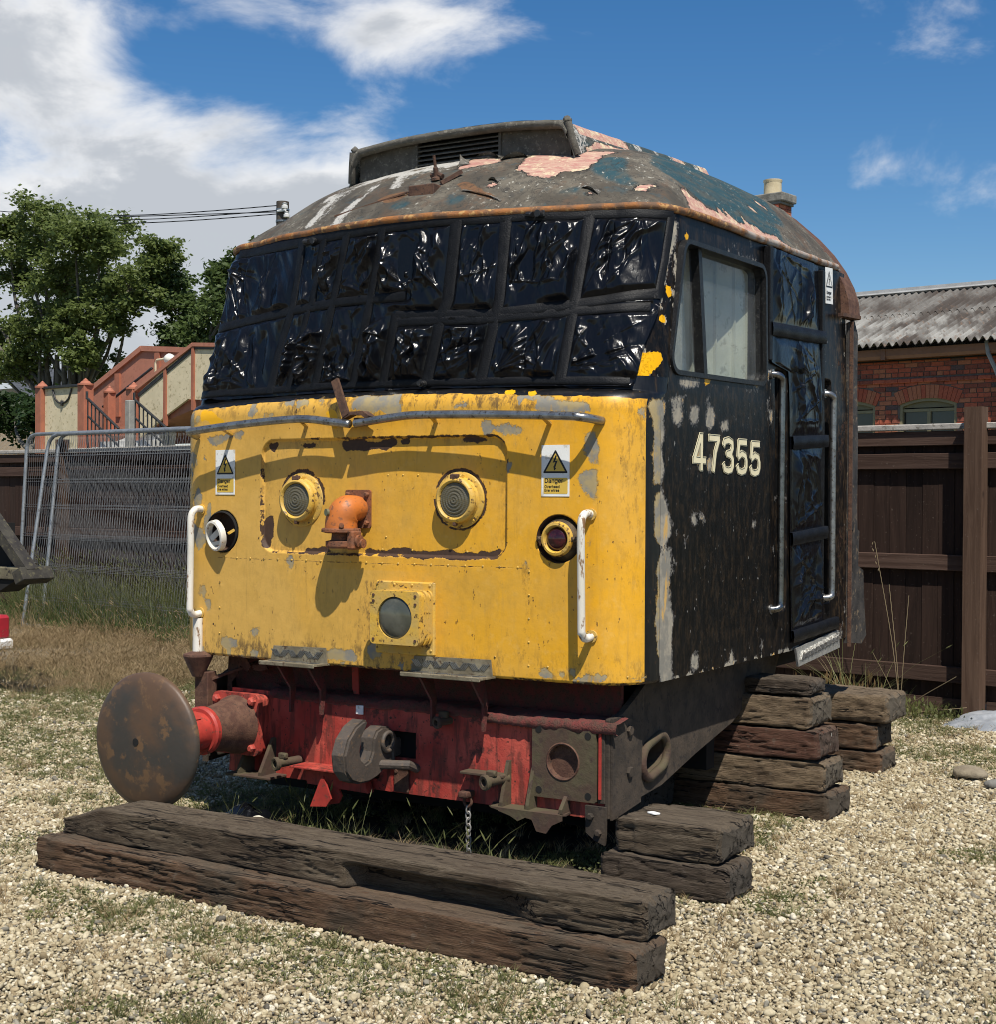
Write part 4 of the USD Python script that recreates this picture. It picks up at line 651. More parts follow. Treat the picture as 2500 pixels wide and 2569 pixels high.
for x0, x1 in ((-.617, -.288), (.225, .648)):
    s = obj('foot_step', cat(prism([(x0, -.100), (x1, -.100), (x1 + .01, -.085), (x1 + .018, .012), (x0 - .012, .012), (x0 - .01, -.088)], .008, (0, 0, .834), (1, 0, 0), (0, 1, 0)),
        prism([(x0 - .008, .842), (x1 + .014, .842), (x1 + .004, .918), (x0 + .01, .912)], .007, (0, -.004, 0), (1, 0, 0), (0, 0, 1)), box(x0 - .006, x1 + .006, -.106, -.098, .826, .846, .003)), M_CHECK, loco, False, label='bent checker plate foot step')
    rib = [];
    for i, x in enumerate(np.arange(x0 + .03, x1 - .02, .052)):
        for j in range(4):
            dx = .010 * j; sg_ = 1 if i % 2 else -1; c = A([x - .018 + dx, -.0125, .880])
            rib.append(bar(c + [-sg_ * .014, 0, -.016], c + [sg_ * .014, 0, .016], .005, .003, (0, -1, 0)))
            rib.append(bar((x - .018 + dx - sg_ * .01, -.06, .8445), (x - .018 + dx + sg_ * .01, -.03, .8445), .005, .003))
    obj('tread_rib', cat(*rib), M_STEEL, s, False, kind='stuff')
    for xb in (x0 + .06, x1 - .08): obj('step_stay', prism([(-.06, .832), (.05, .832), (.09, .70), (.07, .58), (.05, .58), (.05, .70)], .012, (xb, 0, 0), (0, 1, 0), (0, 0, 1)), M_REDR, s, False)
BEAM = A([[.975, 0, 0, .1044], [0, .975, 0, -.1433], [0, 0, .975, .0412], [0, 0, 0, 1.]])   # beam drawn about y = .27, set in its place at y = .12
def bobj(name, mesh, *a, **k): m = mesh.copy(); m.apply_transform(BEAM); return obj(name, m, *a, **k)
# beam: main plate with a slot for the hook, rough welded flange along the top
bm = sg.Polygon([(-1.14, .20), (1.10, .195), (1.12, .62), (-1.12, .64)]).difference(sg.box(-.10, .37, .055, .50)).difference(rrect(-.30, -.16, .25, .33, .02))
bobj('buffer_beam', prism(bm, .02, (0, .290, 0), (1, 0, 0), (0, 0, 1)), M_RED2, loco, False, label='flaking red buffer beam')
bobj('beam_slot', box(-.13, .08, .33, .35, .33, .52), M_DARK, loco, False)
def crust(x0, x1, z, h, d, seed, y=.262):
    xs = np.linspace(x0, x1, int((x1 - x0) / .008)); rows = []
    for k, (yy_, zz2) in enumerate(((y, z), (y - d, z + .004), (y - d - .006, z + h * .4), (y - d + .004, z + h * .85), (y + .02, z + h), (y + .10, z + h + .006))):
        nn = noise(np.stack([xs * 40, xs * 0 + k * 7.3, xs * 0], -1), seed) - .5; n3 = noise(np.stack([xs * 9, xs * 0 + k * 2.3, xs * 0], -1), seed + 2) - .5
        rows.append(np.stack([xs, yy_ + .008 * nn, zz2 + .012 * nn + .02 * n3 * (k > 2)], -1))
    return grid(A(rows))
bobj('beam_flange', crust(.445, 1.165, .585, .06, .022, 3), M_REDR, loco, 50, label='crusted top flange of the buffer beam')
bobj('beam_flange', crust(-.86, .44, .60, .05, .012, 4, .275), M_REDR, loco, 50)
bobj('beam_end', cat(box(1.095, 1.122, .262, .37, .20, .655, .006), box(1.065, 1.10, .255, .28, .27, .61, .003)), M_SOLE, loco, False)
obj('drag_box', cat(box(-1.12, 1.16, .30, .32, .60, .835), box(-1.0, 1.1, .32, .36, .25, .64)), M_REDR, loco, False)
bobj('paint_strip', box(1.072, 1.084, .248, .258, .29, .60), M_REDB, loco, False)
pl = sg.box(.731, .272, 1.061, .612).buffer(-.008).buffer(.008).difference(sg.Point(.893, .445).buffer(.077, quad_segs=12))
mp = bobj('mounting_plate', prism(pl, .028, (0, .268, 0), (1, 0, 0), (0, 0, 1)), M_PLATE, loco, False, label='brown plate with a round hole where the second buffer is missing')
bobj('hole_rim', lathe([(.077, .0), (.077, .030), (.083, .034), (.088, .029)], (.893, .269, .445), (0, -1, 0), 32), M_RUSTBR, mp, 40)
bobj('hole_back', disc((.893, .272, .445), .078, .004), M_RUSTBR, mp, False)
for px, pz in ((.765, .583), (1.022, .572), (.768, .305), (1.024, .300)): bobj('bolt_hole', disc((px, .2405, pz), .0165, .002), M_DARK, mp, False)
# left buffer
bx_, bz_ = -.88, .495
buf = obj('buffer_base', cat(prism(rrect(-1.03, -.73, .345, .655, .03), .035, (0, .055, 0), (1, 0, 0), (0, 0, 1)), prism(rrect(-1.02, -.74, .355, .645, .03), .09, (0, .14, 0), (1, 0, 0), (0, 0, 1)), *[bolt((px, .022, pz), .022, .03) for px in (-1.0, -.765) for pz in (.385, .62)]), M_RED2, loco, 30, label='red buffer base with square bolted flange')
obj('buffer_housing', lathe([(.150, .0), (.142, .03), (.128, .07), (.120, .12), (.110, .18), (.106, .23)], (bx_, .022, bz_), (0, -1, 0), 36), M_RUSTBR, buf, 45)
obj('buffer_collar', lathe([(.106, .0), (.118, .005), (.120, .03), (.110, .04), (.094, .041)], (bx_, -.205, bz_), (0, -1, 0), 36), M_REDB, buf, 40)
obj('buffer_plunger', tube([(bx_, -.24, bz_), (bx_, -.58, bz_)], .094, 32), M_REDB, buf, 60)
obj('maker_plate', cat(prism(rrect(-.07, .07, -.025, .025, .008), .006, (bx_ + .045, -.37, bz_ + .086), (0, 1, 0), (-.75, 0, .66))), M_REDB, buf, 30)
V = []; F = None
prf = [(1e-5, .052), (.10, .050), (.20, .044), (.28, .032), (.312, .018), (.322, .004), (.322, -.012), (.312, -.020), (.10, -.02), (.10, -.06), (1e-5, -.06)]
bh = lathe(prf, (bx_, -.60, bz_), (0, -1, 0), 72); obj('buffer_head', bh, M_HEAD, buf, 40, label='large worn round buffer head')
obj('buffer_pin', disc((bx_ - .02, -.650, bz_), .018, .004), M_DARK, buf, False)
# stanchion at the left corner, torn plates behind the buffer
obj('jumper_pipe', tube([(-1.145, .03, 1.02), (-1.145, .03, .83)], .026, 12), M_WHITE, loco, 40)
obj('stanchion', cat(lathe([(.03, .10), (.075, .085), (.078, .075), (.035, -.02), (.03, -.03)], (-1.14, .03, .75), (0, 0, 1), 16), box(-1.165, -1.075, .03, .10, .52, .745, .004), bar((-1.10, .05, .70), (-.96, .28, .78), .03, .012)), M_RUSTBR, loco, 30)
def torn(pts, y, mat=M_RUSTBR, d=.006): obj('torn_plate', prism(pts, d, (0, y, 0), (1, 0, 0), (0, 0, 1)), mat, loco, False)
torn([(-1.08, .83), (-.98, .835), (-.93, .77), (-.95, .74), (-1.0, .77), (-1.02, .72), (-1.06, .68), (-1.05, .62), (-1.09, .60)], .20); torn([(-.93, .775), (-.84, .785), (-.82, .76), (-.88, .745), (-.92, .75)], .21)
torn([(-.90, .68), (-.80, .69), (-.745, .67), (-.745, .64), (-.76, .615), (-.80, .64), (-.88, .645)], .24, M_REDR)
torn([(-.28, .82), (-.24, .82), (-.235, .68), (-.21, .64), (-.25, .64), (-.275, .70)], .20, M_REDB)
# hook
hk = sg.Polygon([(-.098, .607), (-.130, .612), (-.193, .588), (-.252, .535), (-.283, .463), (-.272, .385), (-.226, .338), (-.168, .318), (-.09, .316), (-.03, .328), (.07, .37), (.135, .424), (.145, .47), (.122, .520), (.07, .556), (.014, .562), (-.03, .548), (-.055, .515), (-.062, .455), (-.085, .415), (-.12, .405), (-.15, .425), (-.163, .47), (-.15, .53), (-.115, .575)]).buffer(-.012).buffer(.012)
hk = hk.difference(sg.Point(.045, .487).buffer(.036)); core = prism(hk.buffer(-.010), .085, (-.0425, 0, 0), (0, 1, 0), (0, 0, 1)); mid = prism(hk, .062, (-.031, 0, 0), (0, 1, 0), (0, 0, 1))
M_HOOK = speck('worn_iron_hook', (.085, .066, .052), (.060, .050, .042), 12, .6, .003, c3=(.12, .08, .05))
hook = obj('draw_hook', cat(mid, core), M_HOOK, loco, 30, label='heavy iron draw hook on the beam')
obj('hook_eye', cat(tube([(-.052, .045 + .044 * math.cos(a), .487 + .044 * math.sin(a)) for a in np.linspace(0, 2 * np.pi, 25)], .011, 8, False), tube([(.05, .045 + .044 * math.cos(a), .487 + .044 * math.sin(a)) for a in np.linspace(0, 2 * np.pi, 25)], .011, 8, False)), M_HOOK, hook, True)
obj('hook_shank', cat(box(-.03, .03, .06, .20, .40, .49, .01), tube([(.03, .0, .385), (.16, .06, .385), (.165, .12, .36)], .022, 10), box(-.05, .05, .085, .112, .38, .51, .008)), M_HOOK, hook, 30)
# small fittings along the beam
def cock(x, y, z, s=1., ax=(-.35, -1, -.05)):
    a = A(ax, float); a /= np.linalg.norm(a); c = A([x, y, z])
    return bobj('pipe_cock', cat(lathe([(.034 * s, .0), (.036 * s, .015), (.030 * s, .022), (.018 * s, .020), (.016 * s, -.03)], c, a, 18), tube([c, c - a * .10 + A([.0, .04, 0])], .022 * s, 10), box(c[0] - .02, c[0] + .03, c[1] + .02, c[1] + .05, c[2] + .02, c[2] + .05, .006)), M_PLATE, loco, 40)
cock(-.685, .12, .30); cock(.555, .12, .335, 1.05); cock(.235, .20, .575, .85)
bobj('beam_ledge', cat(prism([(-.58, .275), (-.24, .262), (-.20, .24), (-.18, .19), (-.56, .20)], .05, (0, .25, 0), (1, 0, 0), (0, 0, 1)), box(-.62, -.19, .13, .27, .285, .295, .002)), M_RED2, loco, False)
bobj('pointed_lug', cat(prism([(-.50, .10), (-.44, .235), (-.42, .26), (-.37, .15), (-.40, .11)], .012, (0, .16, 0), (1, 0, 0), (0, 0, 1)), prism([(-.46, .10), (-.40, .25), (-.35, .16), (-.37, .12)], .012, (0, .22, 0), (1, 0, 0), (0, 0, 1))), M_REDB, loco, False)
for x in (-.985, -.84): bobj('gusset', cat(prism([(.27, .40), (.25, .40), (.15, .235), (.15, .215), (.27, .215)], .02, (x, 0, 0), (0, 1, 0), (0, 0, 1)), box(x - .06, x + .09, .13, .27, .205, .217, .002)), M_PLATE, loco, False)
for x in (.585, .725, .90): bobj('gusset', prism([(.27, .42 if x < .9 else .30), (.25, .42 if x < .9 else .30), (.19, .235), (.19, .215), (.27, .215)], .018, (x, 0, 0), (0, 1, 0), (0, 0, 1)), M_PLATE, loco, False)
wv = [(.50, .285), (.94, .275)] ; bobj('beam_ledge', cat(prism([(.50, .27), (.92, .27), (.93, .21), (.89, .175), (.80, .165), (.66, .17), (.54, .18)], .010, (0, 0, .205), (1, 0, 0), (0, 1, 0)), box(.36, .60, .19, .27, .345, .357, .002), prism([(.54, .217), (.60, .20), (.66, .185), (.70, .165), (.74, .185), (.775, .18), (.80, .13), (.85, .125), (.88, .165), (.93, .19), (.93, .217)], .01, (0, .172, 0), (1, 0, 0), (0, 0, 1))), M_PLATE, loco, False)
bobj('corner_bracket', cat(prism([(1.015, .262), (1.12, .262), (1.12, .135), (1.115, .09), (1.07, .105), (1.02, .14)], .016, (0, .244, 0), (1, 0, 0), (0, 0, 1)), *[bolt((px, .228, pz), .017, .018) for px, pz in ((1.045, .215), (1.085, .145))]), M_SOLE, loco, False)
bobj('bolt_strip', cat(box(-.065, .02, .255, .268, .205, .33, .003), *[bolt((-.05, .255, z), .010, .006) for z in (.235, .305)]), M_RUSTBR, loco, False)
bobj('label_plate', box(-.30, -.255, .255, .262, .565, .61, .002), M_STW, loco, False)
# solebar with oval lifting eye
sb = sg.Polygon([(.13, .262), (.643, .306), (1.034, .398), (1.498, .493), (1.786, .598), (2.1, .68), (2.2, .83), (.52, .83), (.36, .745), (.235, .69), (.13, .675)])
ov = affinity.rotate(sg.LineString([(.50, .455), (.612, .455)]).buffer(.070, quad_segs=8), 14)
obj('solebar', prism(sb.difference(ov), .03, (1.17, 0, 0), (0, 1, 0), (0, 0, 1)), M_SOLE, loco, False, label='dark solebar with an oval lifting eye')
ringp = [(1.206, px, pz) for px, pz in ov.buffer(.008).exterior.coords]; obj('lifting_eye', tube(ringp, .021, 8, False), M_PLATE, loco, True)
obj('eye_sleeve', prism(ov.buffer(.004).difference(ov.buffer(-.006)), .10, (1.095, 0, 0), (0, 1, 0), (0, 0, 1)), M_PLATE, loco, False)
for py, pz in ((.275, .612), (.275, .425)): obj('bolt', bolt((1.212, py, pz), .026, .014, (1, 0, 0)), M_SOLE, loco, False)
obj('end_cap', prism([(.115, .235), (.40, .270), (.41, .62), (.235, .68), (.115, .68)], .012, (1.20, 0, 0), (0, 1, 0), (0, 0, 1)), M_SOLE, loco, False)
obj('solebar', prism(sb, .03, (-1.20, 0, 0), (0, 1, 0), (0, 0, 1)), M_SOLE, loco, False)
obj('underframe', cat(box(-1.12, 1.12, .52, 2.85, .70, .84), box(-.9, -.6, .5, 2.7, .40, .70), box(.6, .9, .5, 2.2, .40, .70), box(-1.05, 1.05, .50, .60, .10, .75), box(-1.1, 1.1, 1.4, 1.5, .25, .75)), M_DARK, loco, False)  # boxes coloured near black to paint the darkness under the cab
# chain
M_CHAIN = speck('galvanised_chain', (.24, .23, .21), (.32, .31, .29), 30, .5, .001, metal=.4, c3=(.14, .09, .06))
obj('chain_shackle', cat(tube(smooth_path([(.45, .10, .27), (.445, .10, .235), (.465, .10, .215), (.485, .10, .235), (.48, .10, .27)], 4), .007, 8), box(.44, .49, .05, .14, .262, .292, .006)), M_RUSTBR, loco, True)
z = .222
for k in range(9):
    hl = .019; a = np.linspace(0, 2 * np.pi, 21); cx = .0105 * np.cos(a); cz = hl * np.sin(a); w = .35 if k % 2 else 1.25
    pts = np.stack([.466 + cx * math.cos(w) + .0008 * k, .10 + cx * math.sin(w), z - hl + cz], 1); obj('chain_link', tube(pts, .0042, 6, False), M_CHAIN, loco, True); z -= .0285
# ================================================================ railway sleepers
def wood(name, c1, c2, c3, end):
    g = G(); v = g.pos((1.3, 16, 16)); n = g.noise(2.2, 6, .72, v); m = g.noise(3.2, 5, .6); f = g.noise(7, 5, .7, g.pos((1.0, 34, 34)))
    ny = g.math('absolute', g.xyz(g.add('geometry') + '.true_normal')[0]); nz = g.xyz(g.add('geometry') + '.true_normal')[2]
    col = g.mix(g.step(n, .36, .62), c1, c2); col = g.mix(g.mul(g.step(m, .48, .66), .7), col, c3); col = g.mix(g.mul(g.step(f, .58, .68), .75), col, (.016, .012, .009))
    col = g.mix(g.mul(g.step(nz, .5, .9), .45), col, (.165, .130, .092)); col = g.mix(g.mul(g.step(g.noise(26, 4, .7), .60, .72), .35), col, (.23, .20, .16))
    col = g.mix(g.step(ny, .6, .8), col, g.mix(g.noise(24, 4, .6), end, (.12, .10, .078)))
    gr = g.noise(5, 6, .75, g.pos((1.2, 70, 70))); col = g.mix(g.mul(g.step(gr, .53, .62), .80), col, (.02, .015, .011)); col = g.mix(g.mul(g.step(gr, .46, .36), .5), col, (.17, .135, .10))
    h = g.plus(g.mul(n, .5), g.plus(g.mul(f, .9), g.mul(gr, .7)))
    crk = g.step(g.math('absolute', g.math('subtract', g.noise(1.1, 4, .6, g.pos((1.0, 13, 13)), .4), .5)), .020, .006); crk = g.mul(crk, g.step(g.noise(1.7, 3, .5, g.pos((1, 3, 3), loc=(5, 5, 5))), .46, .56)); col = g.mix(crk, col, (.008, .006, .005)); h = g.plus(h, g.mul(crk, -1.2))
    return g.done(name, g.bsdf(col, .85, g.bump(h, .010), 0., .2))
WOODS = [wood('creosoted_brown_timber', (.092, .050, .029), (.150, .090, .053), (.062, .052, .038), (.085, .068, .05)), wood('grey_brown_timber', (.080, .058, .038), (.130, .100, .068), (.055, .036, .024), (.08, .07, .056)),
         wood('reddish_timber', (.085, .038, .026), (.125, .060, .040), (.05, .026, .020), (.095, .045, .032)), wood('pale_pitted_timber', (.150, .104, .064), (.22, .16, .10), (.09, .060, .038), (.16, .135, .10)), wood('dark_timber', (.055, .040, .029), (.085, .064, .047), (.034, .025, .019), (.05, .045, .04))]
def sleeper(label, x0, x1, y0, w, z0, h, yaw=0., mat=0, seed=1, hollow=None, pit=0., taper=0., group=None, r=.009, dz=0.):
    """timber with its front lower left corner at x0, y0, z0; the length runs along x"""
    L = x1 - x0; nl = max(24, int(L / .011)); m = 124; q = rrect(0, w, 0, h, r).exterior; s = np.linspace(0, 1, m, endpoint=False) * q.length; ring_ = A([q.interpolate(v).coords[0] for v in s])
    c = ring_ - [w / 2, h / 2]; nrm = c / A([w / 2, h / 2]); k = np.abs(nrm).max(1); face = np.where(np.abs(nrm[:, [0]]) > np.abs(nrm[:, [1]]), A([[1., 0]]), A([[0, 1.]])) * np.sign(nrm); face = face + .35 * nrm * (np.abs(nrm).min(1) > .86)[:, None]; face /= np.linalg.norm(face, axis=1, keepdims=True)
    u = np.linspace(0, L, nl); U = u[:, None] + 0 * s[None]; S = s[None] + 0 * U
    n1 = fbm(np.stack([U * 1.6, S * 24, 0 * U + seed * 3.3], -1), 4, seed); crack = np.clip((np.abs(2 * n1 - 1) < .045) * 1., 0, 1) * (fbm(np.stack([U * 2.2, S * 6, 0 * U + 5], -1), 2, seed + 1) > .5)
    d = -.006 * crack - .008 * (fbm(np.stack([U * 3, S * 5, 0 * U + seed], -1), 3, seed + 2) - .5) * 2 - .005 * (fbm(np.stack([U * 14, S * 60, 0 * U + seed], -1), 3, seed + 3) - .5) * 2
    if pit: d = d - pit * (fbm(np.stack([U * 26, S * 40, 0 * U + seed], -1), 3, seed + 4) - .35)
    d = d - .020 * (np.minimum(u, L - u)[:, None] < .10) * np.abs(fbm(np.stack([U * 9, S * 34, 0 * U + seed], -1), 3, seed + 7) - .35) - .018 * sstep(.02 - np.minimum(u, L - u)[:, None], 0, .02)
    P = np.zeros((nl, m, 3)); P[..., 0] = U + .012 * (noise(np.stack([S * 14, 0 * S + seed, (U > L / 2) * 5.], -1), seed) - .5) * (np.minimum(u, L - u)[:, None] < .02)
    P[..., 1] = ring_[None, :, 0] + d * face[None, :, 0]; P[..., 2] = ring_[None, :, 1] + d * face[None, :, 1]
    if taper: t = sstep(taper - U, 0, taper); P[..., 2] = P[..., 2] * (1 - .55 * t) ; P[..., 1] = w / 2 + (P[..., 1] - w / 2) * (1 - .25 * t)
    if hollow:
        a, b, dep = hollow; f = sstep(U, a, a + .10) * (1 - sstep(U, b - .25, b)); f = f * sstep(h * .72 - P[..., 2], 0, h * .15) * (P[..., 1] < w * .45); P[..., 1] += dep * f * (.75 + .5 * n1); 
    P[..., 2] += dz * U / L
    body = grid(P, closed=True, flip=False); caps = []
    for e, i in ((0, 0), (1, nl - 1)):
        rings = [P[i]]
        for kx in (.8, .6, .4, .2, .04):
            cc = P[i].mean(0); rr_ = cc + (P[i] - cc) * kx; rr_[:, 0] = cc[0] + (1 if e else -1) * (.006 * (1 - kx) + .010 * (noise(np.stack([rr_[:, 1] * 45, rr_[:, 2] * 45, 0 * rr_[:, 0] + seed], -1), seed) - .5)); rings.append(rr_)
        caps.append(grid(A(rings), closed=True, flip=bool(e)))
    mesh = cat(body, *caps)
    if mesh.volume < 0: mesh.invert()
    a = math.radians(yaw); R = np.eye(4); R[0, 0], R[0, 1], R[1, 0], R[1, 1] = math.cos(a), -math.sin(a), math.sin(a), math.cos(a); R[:3, 3] = (x0, y0, z0); mesh.apply_transform(R)
    return obj('railway_sleeper', mesh, WOODS[mat], None, 55, label=label, cat='sleeper', group=group)
sleeper('long brown split sleeper lying lowest and nearest the camera on the gravel', -.990, 2.005, -1.180, .25, -.004, .150, -2.0, 0, 11, r=.012)
sleeper('long grey weathered sleeper with a hollowed end, resting on the front one', -.955, 1.995, -1.085, .255, .146, .140, -1.9, 1, 12, hollow=(1.62, 2.55, .075), taper=.34)
sleeper('hidden prop sleeper under the grey weathered one', -.60, 1.4, -.90, .20, -.004, .145, -1.9, 4, 13)
GP, GS, GT = 'pair of sleepers under the right front corner', 'tall stack of sleepers behind the front pair', 'rear stack of sleepers by the fence'
sleeper('lower sleeper of the pair under the front right corner', 1.245, 1.835, -.075, .285, -.004, .146, -1, 4, 21, group=None)
sleeper('upper smooth dark sleeper of the pair, with a white scrap on top', 1.295, 1.79, -.040, .37, .148, .146, -1, 1, 22)
sleeper('bottom sleeper of the tall stack beside the cab', -.4, 1.670, 1.630, .36, -.004, .148, 0, 0, 31, pit=.008)
sleeper('second sleeper from the bottom of the tall stack', -.4, 1.645, 1.632, .33, .149, .152, 0, 3, 32, pit=.008)
sleeper('smooth red brown sleeper with a pale diamond tag, third in the tall stack', -.4, 1.618, 1.630, .33, .312, .148, 0, 2, 33)
sleeper('pale pitted sleeper topmost in the tall stack', -.4, 1.578, 1.632, .33, .470, .156, 0, 3, 34, pit=.010)
sleeper('short dark wedge block on top of the tall stack', 1.12, 1.560, 1.66, .25, .634, .078, 0, 4, 35)
sleeper('bottom sleeper of the rear stack by the fence', -.3, 1.485, 3.136, .33, -.004, .128, 0, 0, 41, pit=.008)
sleeper('middle dark brown sleeper of the rear stack', -.3, 1.455, 3.138, .33, .136, .150, 0, 0, 42, pit=.008)
sleeper('pale rough sleeper on top of the rear stack by the fence', .2, 1.530, 3.132, .40, .300, .172, 0, 3, 43, pit=.012, r=.03)
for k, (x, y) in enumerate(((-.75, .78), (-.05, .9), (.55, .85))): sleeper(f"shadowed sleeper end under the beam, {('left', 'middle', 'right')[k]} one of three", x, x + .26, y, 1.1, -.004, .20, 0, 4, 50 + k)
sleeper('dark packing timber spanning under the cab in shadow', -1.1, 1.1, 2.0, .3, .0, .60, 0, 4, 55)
tagm = speck('pale_metal_tag', (.42, .41, .38), (.5, .49, .46), 20, .4, .001, metal=.6)
obj('metal_tag', prism([(-.020, 0), (0, .042), (.020, 0), (0, -.042)], .003, (1.6185, 1.82, .392), (0, 1, 0), (0, 0, 1)), tagm, None, False, label='pale diamond tag nailed to the red brown sleeper end', cat='tag')
obj('paper_scrap', cat(prism(rrect(-.028, .028, -.018, .018, .010), .004, (1.425, .085, .2975), (.9, -.43, 0), (.43, .9, 0))), speck('white_scrap', (.75, .75, .73), (.68, .68, .66), 20, .5, 0), None, False, label='small white scrap lying on the upper front sleeper', cat='scrap')

# ================================================================ ground, gravel, grass
def gh(x, y): return .022 * (n2(x, y, .55, 3) - .5) + .010 * (n2(x, y, 2.3, 4) - .5)
g = G(); v = g.pos(); n1 = g.noise(.9, 5, .6); n2_ = g.noise(7, 5, .65); vc = g.vor(42, None, 'f1', 'color'); vd = g.vor(42); r_ = g.sep(vc)[0]
peb = g.ramp(r_, [(0, (.17, .145, .11)), (.3, (.28, .24, .175)), (.6, (.36, .315, .23)), (.85, (.44, .40, .31)), (1, (.20, .19, .17))]); peb = g.mix(g.step(vd, .30, .62), peb, (.07, .058, .04))
yx = g.xyz(); far = g.step(yx[1], 7.5, 9.0)
dirt = g.mix(n2_, (.10, .082, .055), (.17, .14, .095)); col = g.mix(g.step(n2_, .30, .60), peb, dirt); col = g.mix(g.mul(g.step(n1, .45, .62), .6), col, (.075, .068, .036)); px_, py_, _z = g.xyz(); pit = g.mul(g.mul(g.step(px_, -1.1, -.7), g.step(px_, 1.7, 1.35)), g.mul(g.step(py_, -.95, -.6), g.step(py_, 3.6, 3.0))); col = g.mix(pit, col, g.mix(n2_, (.016, .013, .010), (.035, .028, .02)))  # dark soil under the cab, painted near black to deepen its shade
col = g.mix(far, col, g.mix(n2_, (.09, .10, .04), (.13, .12, .06)))
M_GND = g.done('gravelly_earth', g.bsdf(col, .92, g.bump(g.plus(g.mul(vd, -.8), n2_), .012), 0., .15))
xs = np.r_[-160, -80, -40, np.linspace(-22, 14, 180), 40, 80, 160]; ys = np.r_[-60, -30, -12, np.linspace(-7, 20, 150), 40, 80, 160]; X, Y = np.meshgrid(xs, ys); inn = (np.abs(X) < 30) & (Y < 25) & (Y > -12)
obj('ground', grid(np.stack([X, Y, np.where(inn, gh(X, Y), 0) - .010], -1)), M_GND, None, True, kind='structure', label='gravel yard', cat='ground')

stone = []
for k in range(7):
    s = trimesh.creation.icosphere(subdivisions=1 if k < 5 else 2, radius=.5); s.vertices *= (A([1, rng.uniform(.62, .9), rng.uniform(.42, .65)])); s.vertices *= 1 + .38 * (noise(s.vertices * 2.3 + k * 9.1, k)[:, None] - .5); stone.append(s)
def stonemat(name, stops):
    g = G(); r = g.add('object_info') + '.random'; col = g.ramp(r, stops); n = g.noise(60, 3, .6)
    col = g.mix(g.mul(g.step(n, .45, .68), .35), col, (.16, .135, .10)); return g.done(name, g.bsdf(col, .78, g.bump(g.noise(160, 3, .6), .0015), 0., .3))
SM = [stonemat('cream_gravel', [(0, (.25, .20, .118)), (.35, (.36, .30, .185)), (.78, (.47, .405, .27)), (1, (.62, .57, .45))]), stonemat('tan_gravel', [(0, (.15, .112, .06)), (.5, (.26, .20, .112)), (1, (.39, .31, .19))]), stonemat('grey_gravel', [(0, (.085, .076, .060)), (.5, (.15, .135, .105)), (1, (.27, .25, .195))])]
pm = [SM[0], SM[1], SM[0], SM[2], SM[0], SM[1], SM[0]]
def visible(x, y, pad=1.15):
    """rough footprint of the yard that the photograph shows"""
    dx, dy = x - CAM[0], y - CAM[1]; f = dx * fwd[0] + dy * fwd[1]; s = dx * rgt[0] + dy * rgt[1]; return (f > 3.6) & (np.abs(s) < .34 * f * pad + .5)
def sprinkle(n, x0, x1, y0, y1): return rng.uniform(x0, x1, n), rng.uniform(y0, y1, n)
N = 1750000; x, y = sprinkle(N, -8, 7, -4.2, 7.6); ok = visible(x, y); x, y = x[ok], y[ok]; dist = np.hypot(x - CAM[0], y - CAM[1])
fen = (x - 1.42) * -.156 + (y - 5.83) * -.988
dry = sstep(-x + .35 * (y - 3.0), 3.7, 5.6) * sstep(y, 2.4, 3.8); earth = n2(x, y, .8, 44)
moss = np.clip(sstep(earth, .46, .60) * .8 + .25 * sstep(-x, -1.5, 1.5), 0, 1); keep = (rng.random(len(x)) < np.clip(1.25 - dry * 1.4 - .55 * moss, 0, 1) * np.clip((7.6 / dist) ** 1.2, .25, 1)) & (fen > .25)
keep &= ~((np.abs(x) < 1.25) & (y > -.2) & (y < 3.6)); keep &= (rng.random(len(x)) < .25) | ~((x > -.95) & (x < 1.35) & (y > -.85) & (y <= -.2))
x, y, dist = x[keep], y[keep], dist[keep]; n = len(x)
sz = np.clip(np.exp(rng.normal(math.log(.0122), .34, n)), .006, .034) * (1 + .03 * dist); qa = rng.normal(size=(n, 4)) * [1, .30, .30, 1]; qa /= np.linalg.norm(qa, axis=1, keepdims=True)
sc = sz[:, None] * rng.uniform(.8, 1.2, (n, 3)); idx = rng.choice(7, n, p=[.22, .18, .18, .10, .16, .08, .08]); zs = gh(x, y) - .006 + sz * rng.uniform(.05, .42, n)
scatter('gravel', stone, idx, np.stack([x, y, zs], 1), qa, sc, pm, flat=30, label='pale gravel spread over the yard', cat='gravel', kind='stuff')
print('stones', n)

def blades(n, h, spread, bend, w, seed, seedhead=False):
    r = np.random.default_rng(seed); ms = []
    for k in range(n):
        a = r.uniform(0, 2 * np.pi); b = A([math.cos(a), math.sin(a), 0]); p0 = A([*(r.normal(size=2) * spread * .4), 0.]); L = h * r.uniform(.5, 1.1); bd = bend * r.uniform(.4, 1.3); t = np.linspace(0, 1, 5); c = p0 + np.outer(t * L * .25 + bd * L * t ** 2, b) + np.outer(L * (t - .28 * bd * t ** 2), [0, 0, 1]); sd = np.cross(b, [0, 0, 1.]); sd = sd * math.cos(k) + b * math.sin(k) * .7; ww = w * (1 - t) ** .6 + .0003
        V = np.stack([c - sd * ww[:, None], c + sd * ww[:, None]], 1); ms.append(grid(V))
        if seedhead and k % 2 == 0: ms.append(lathe([(1e-4, 0), (.0035, .01), (.004, .03), (1e-4, .06)], c[-1], c[-1] - c[-2], 5))
    return cat(*ms)
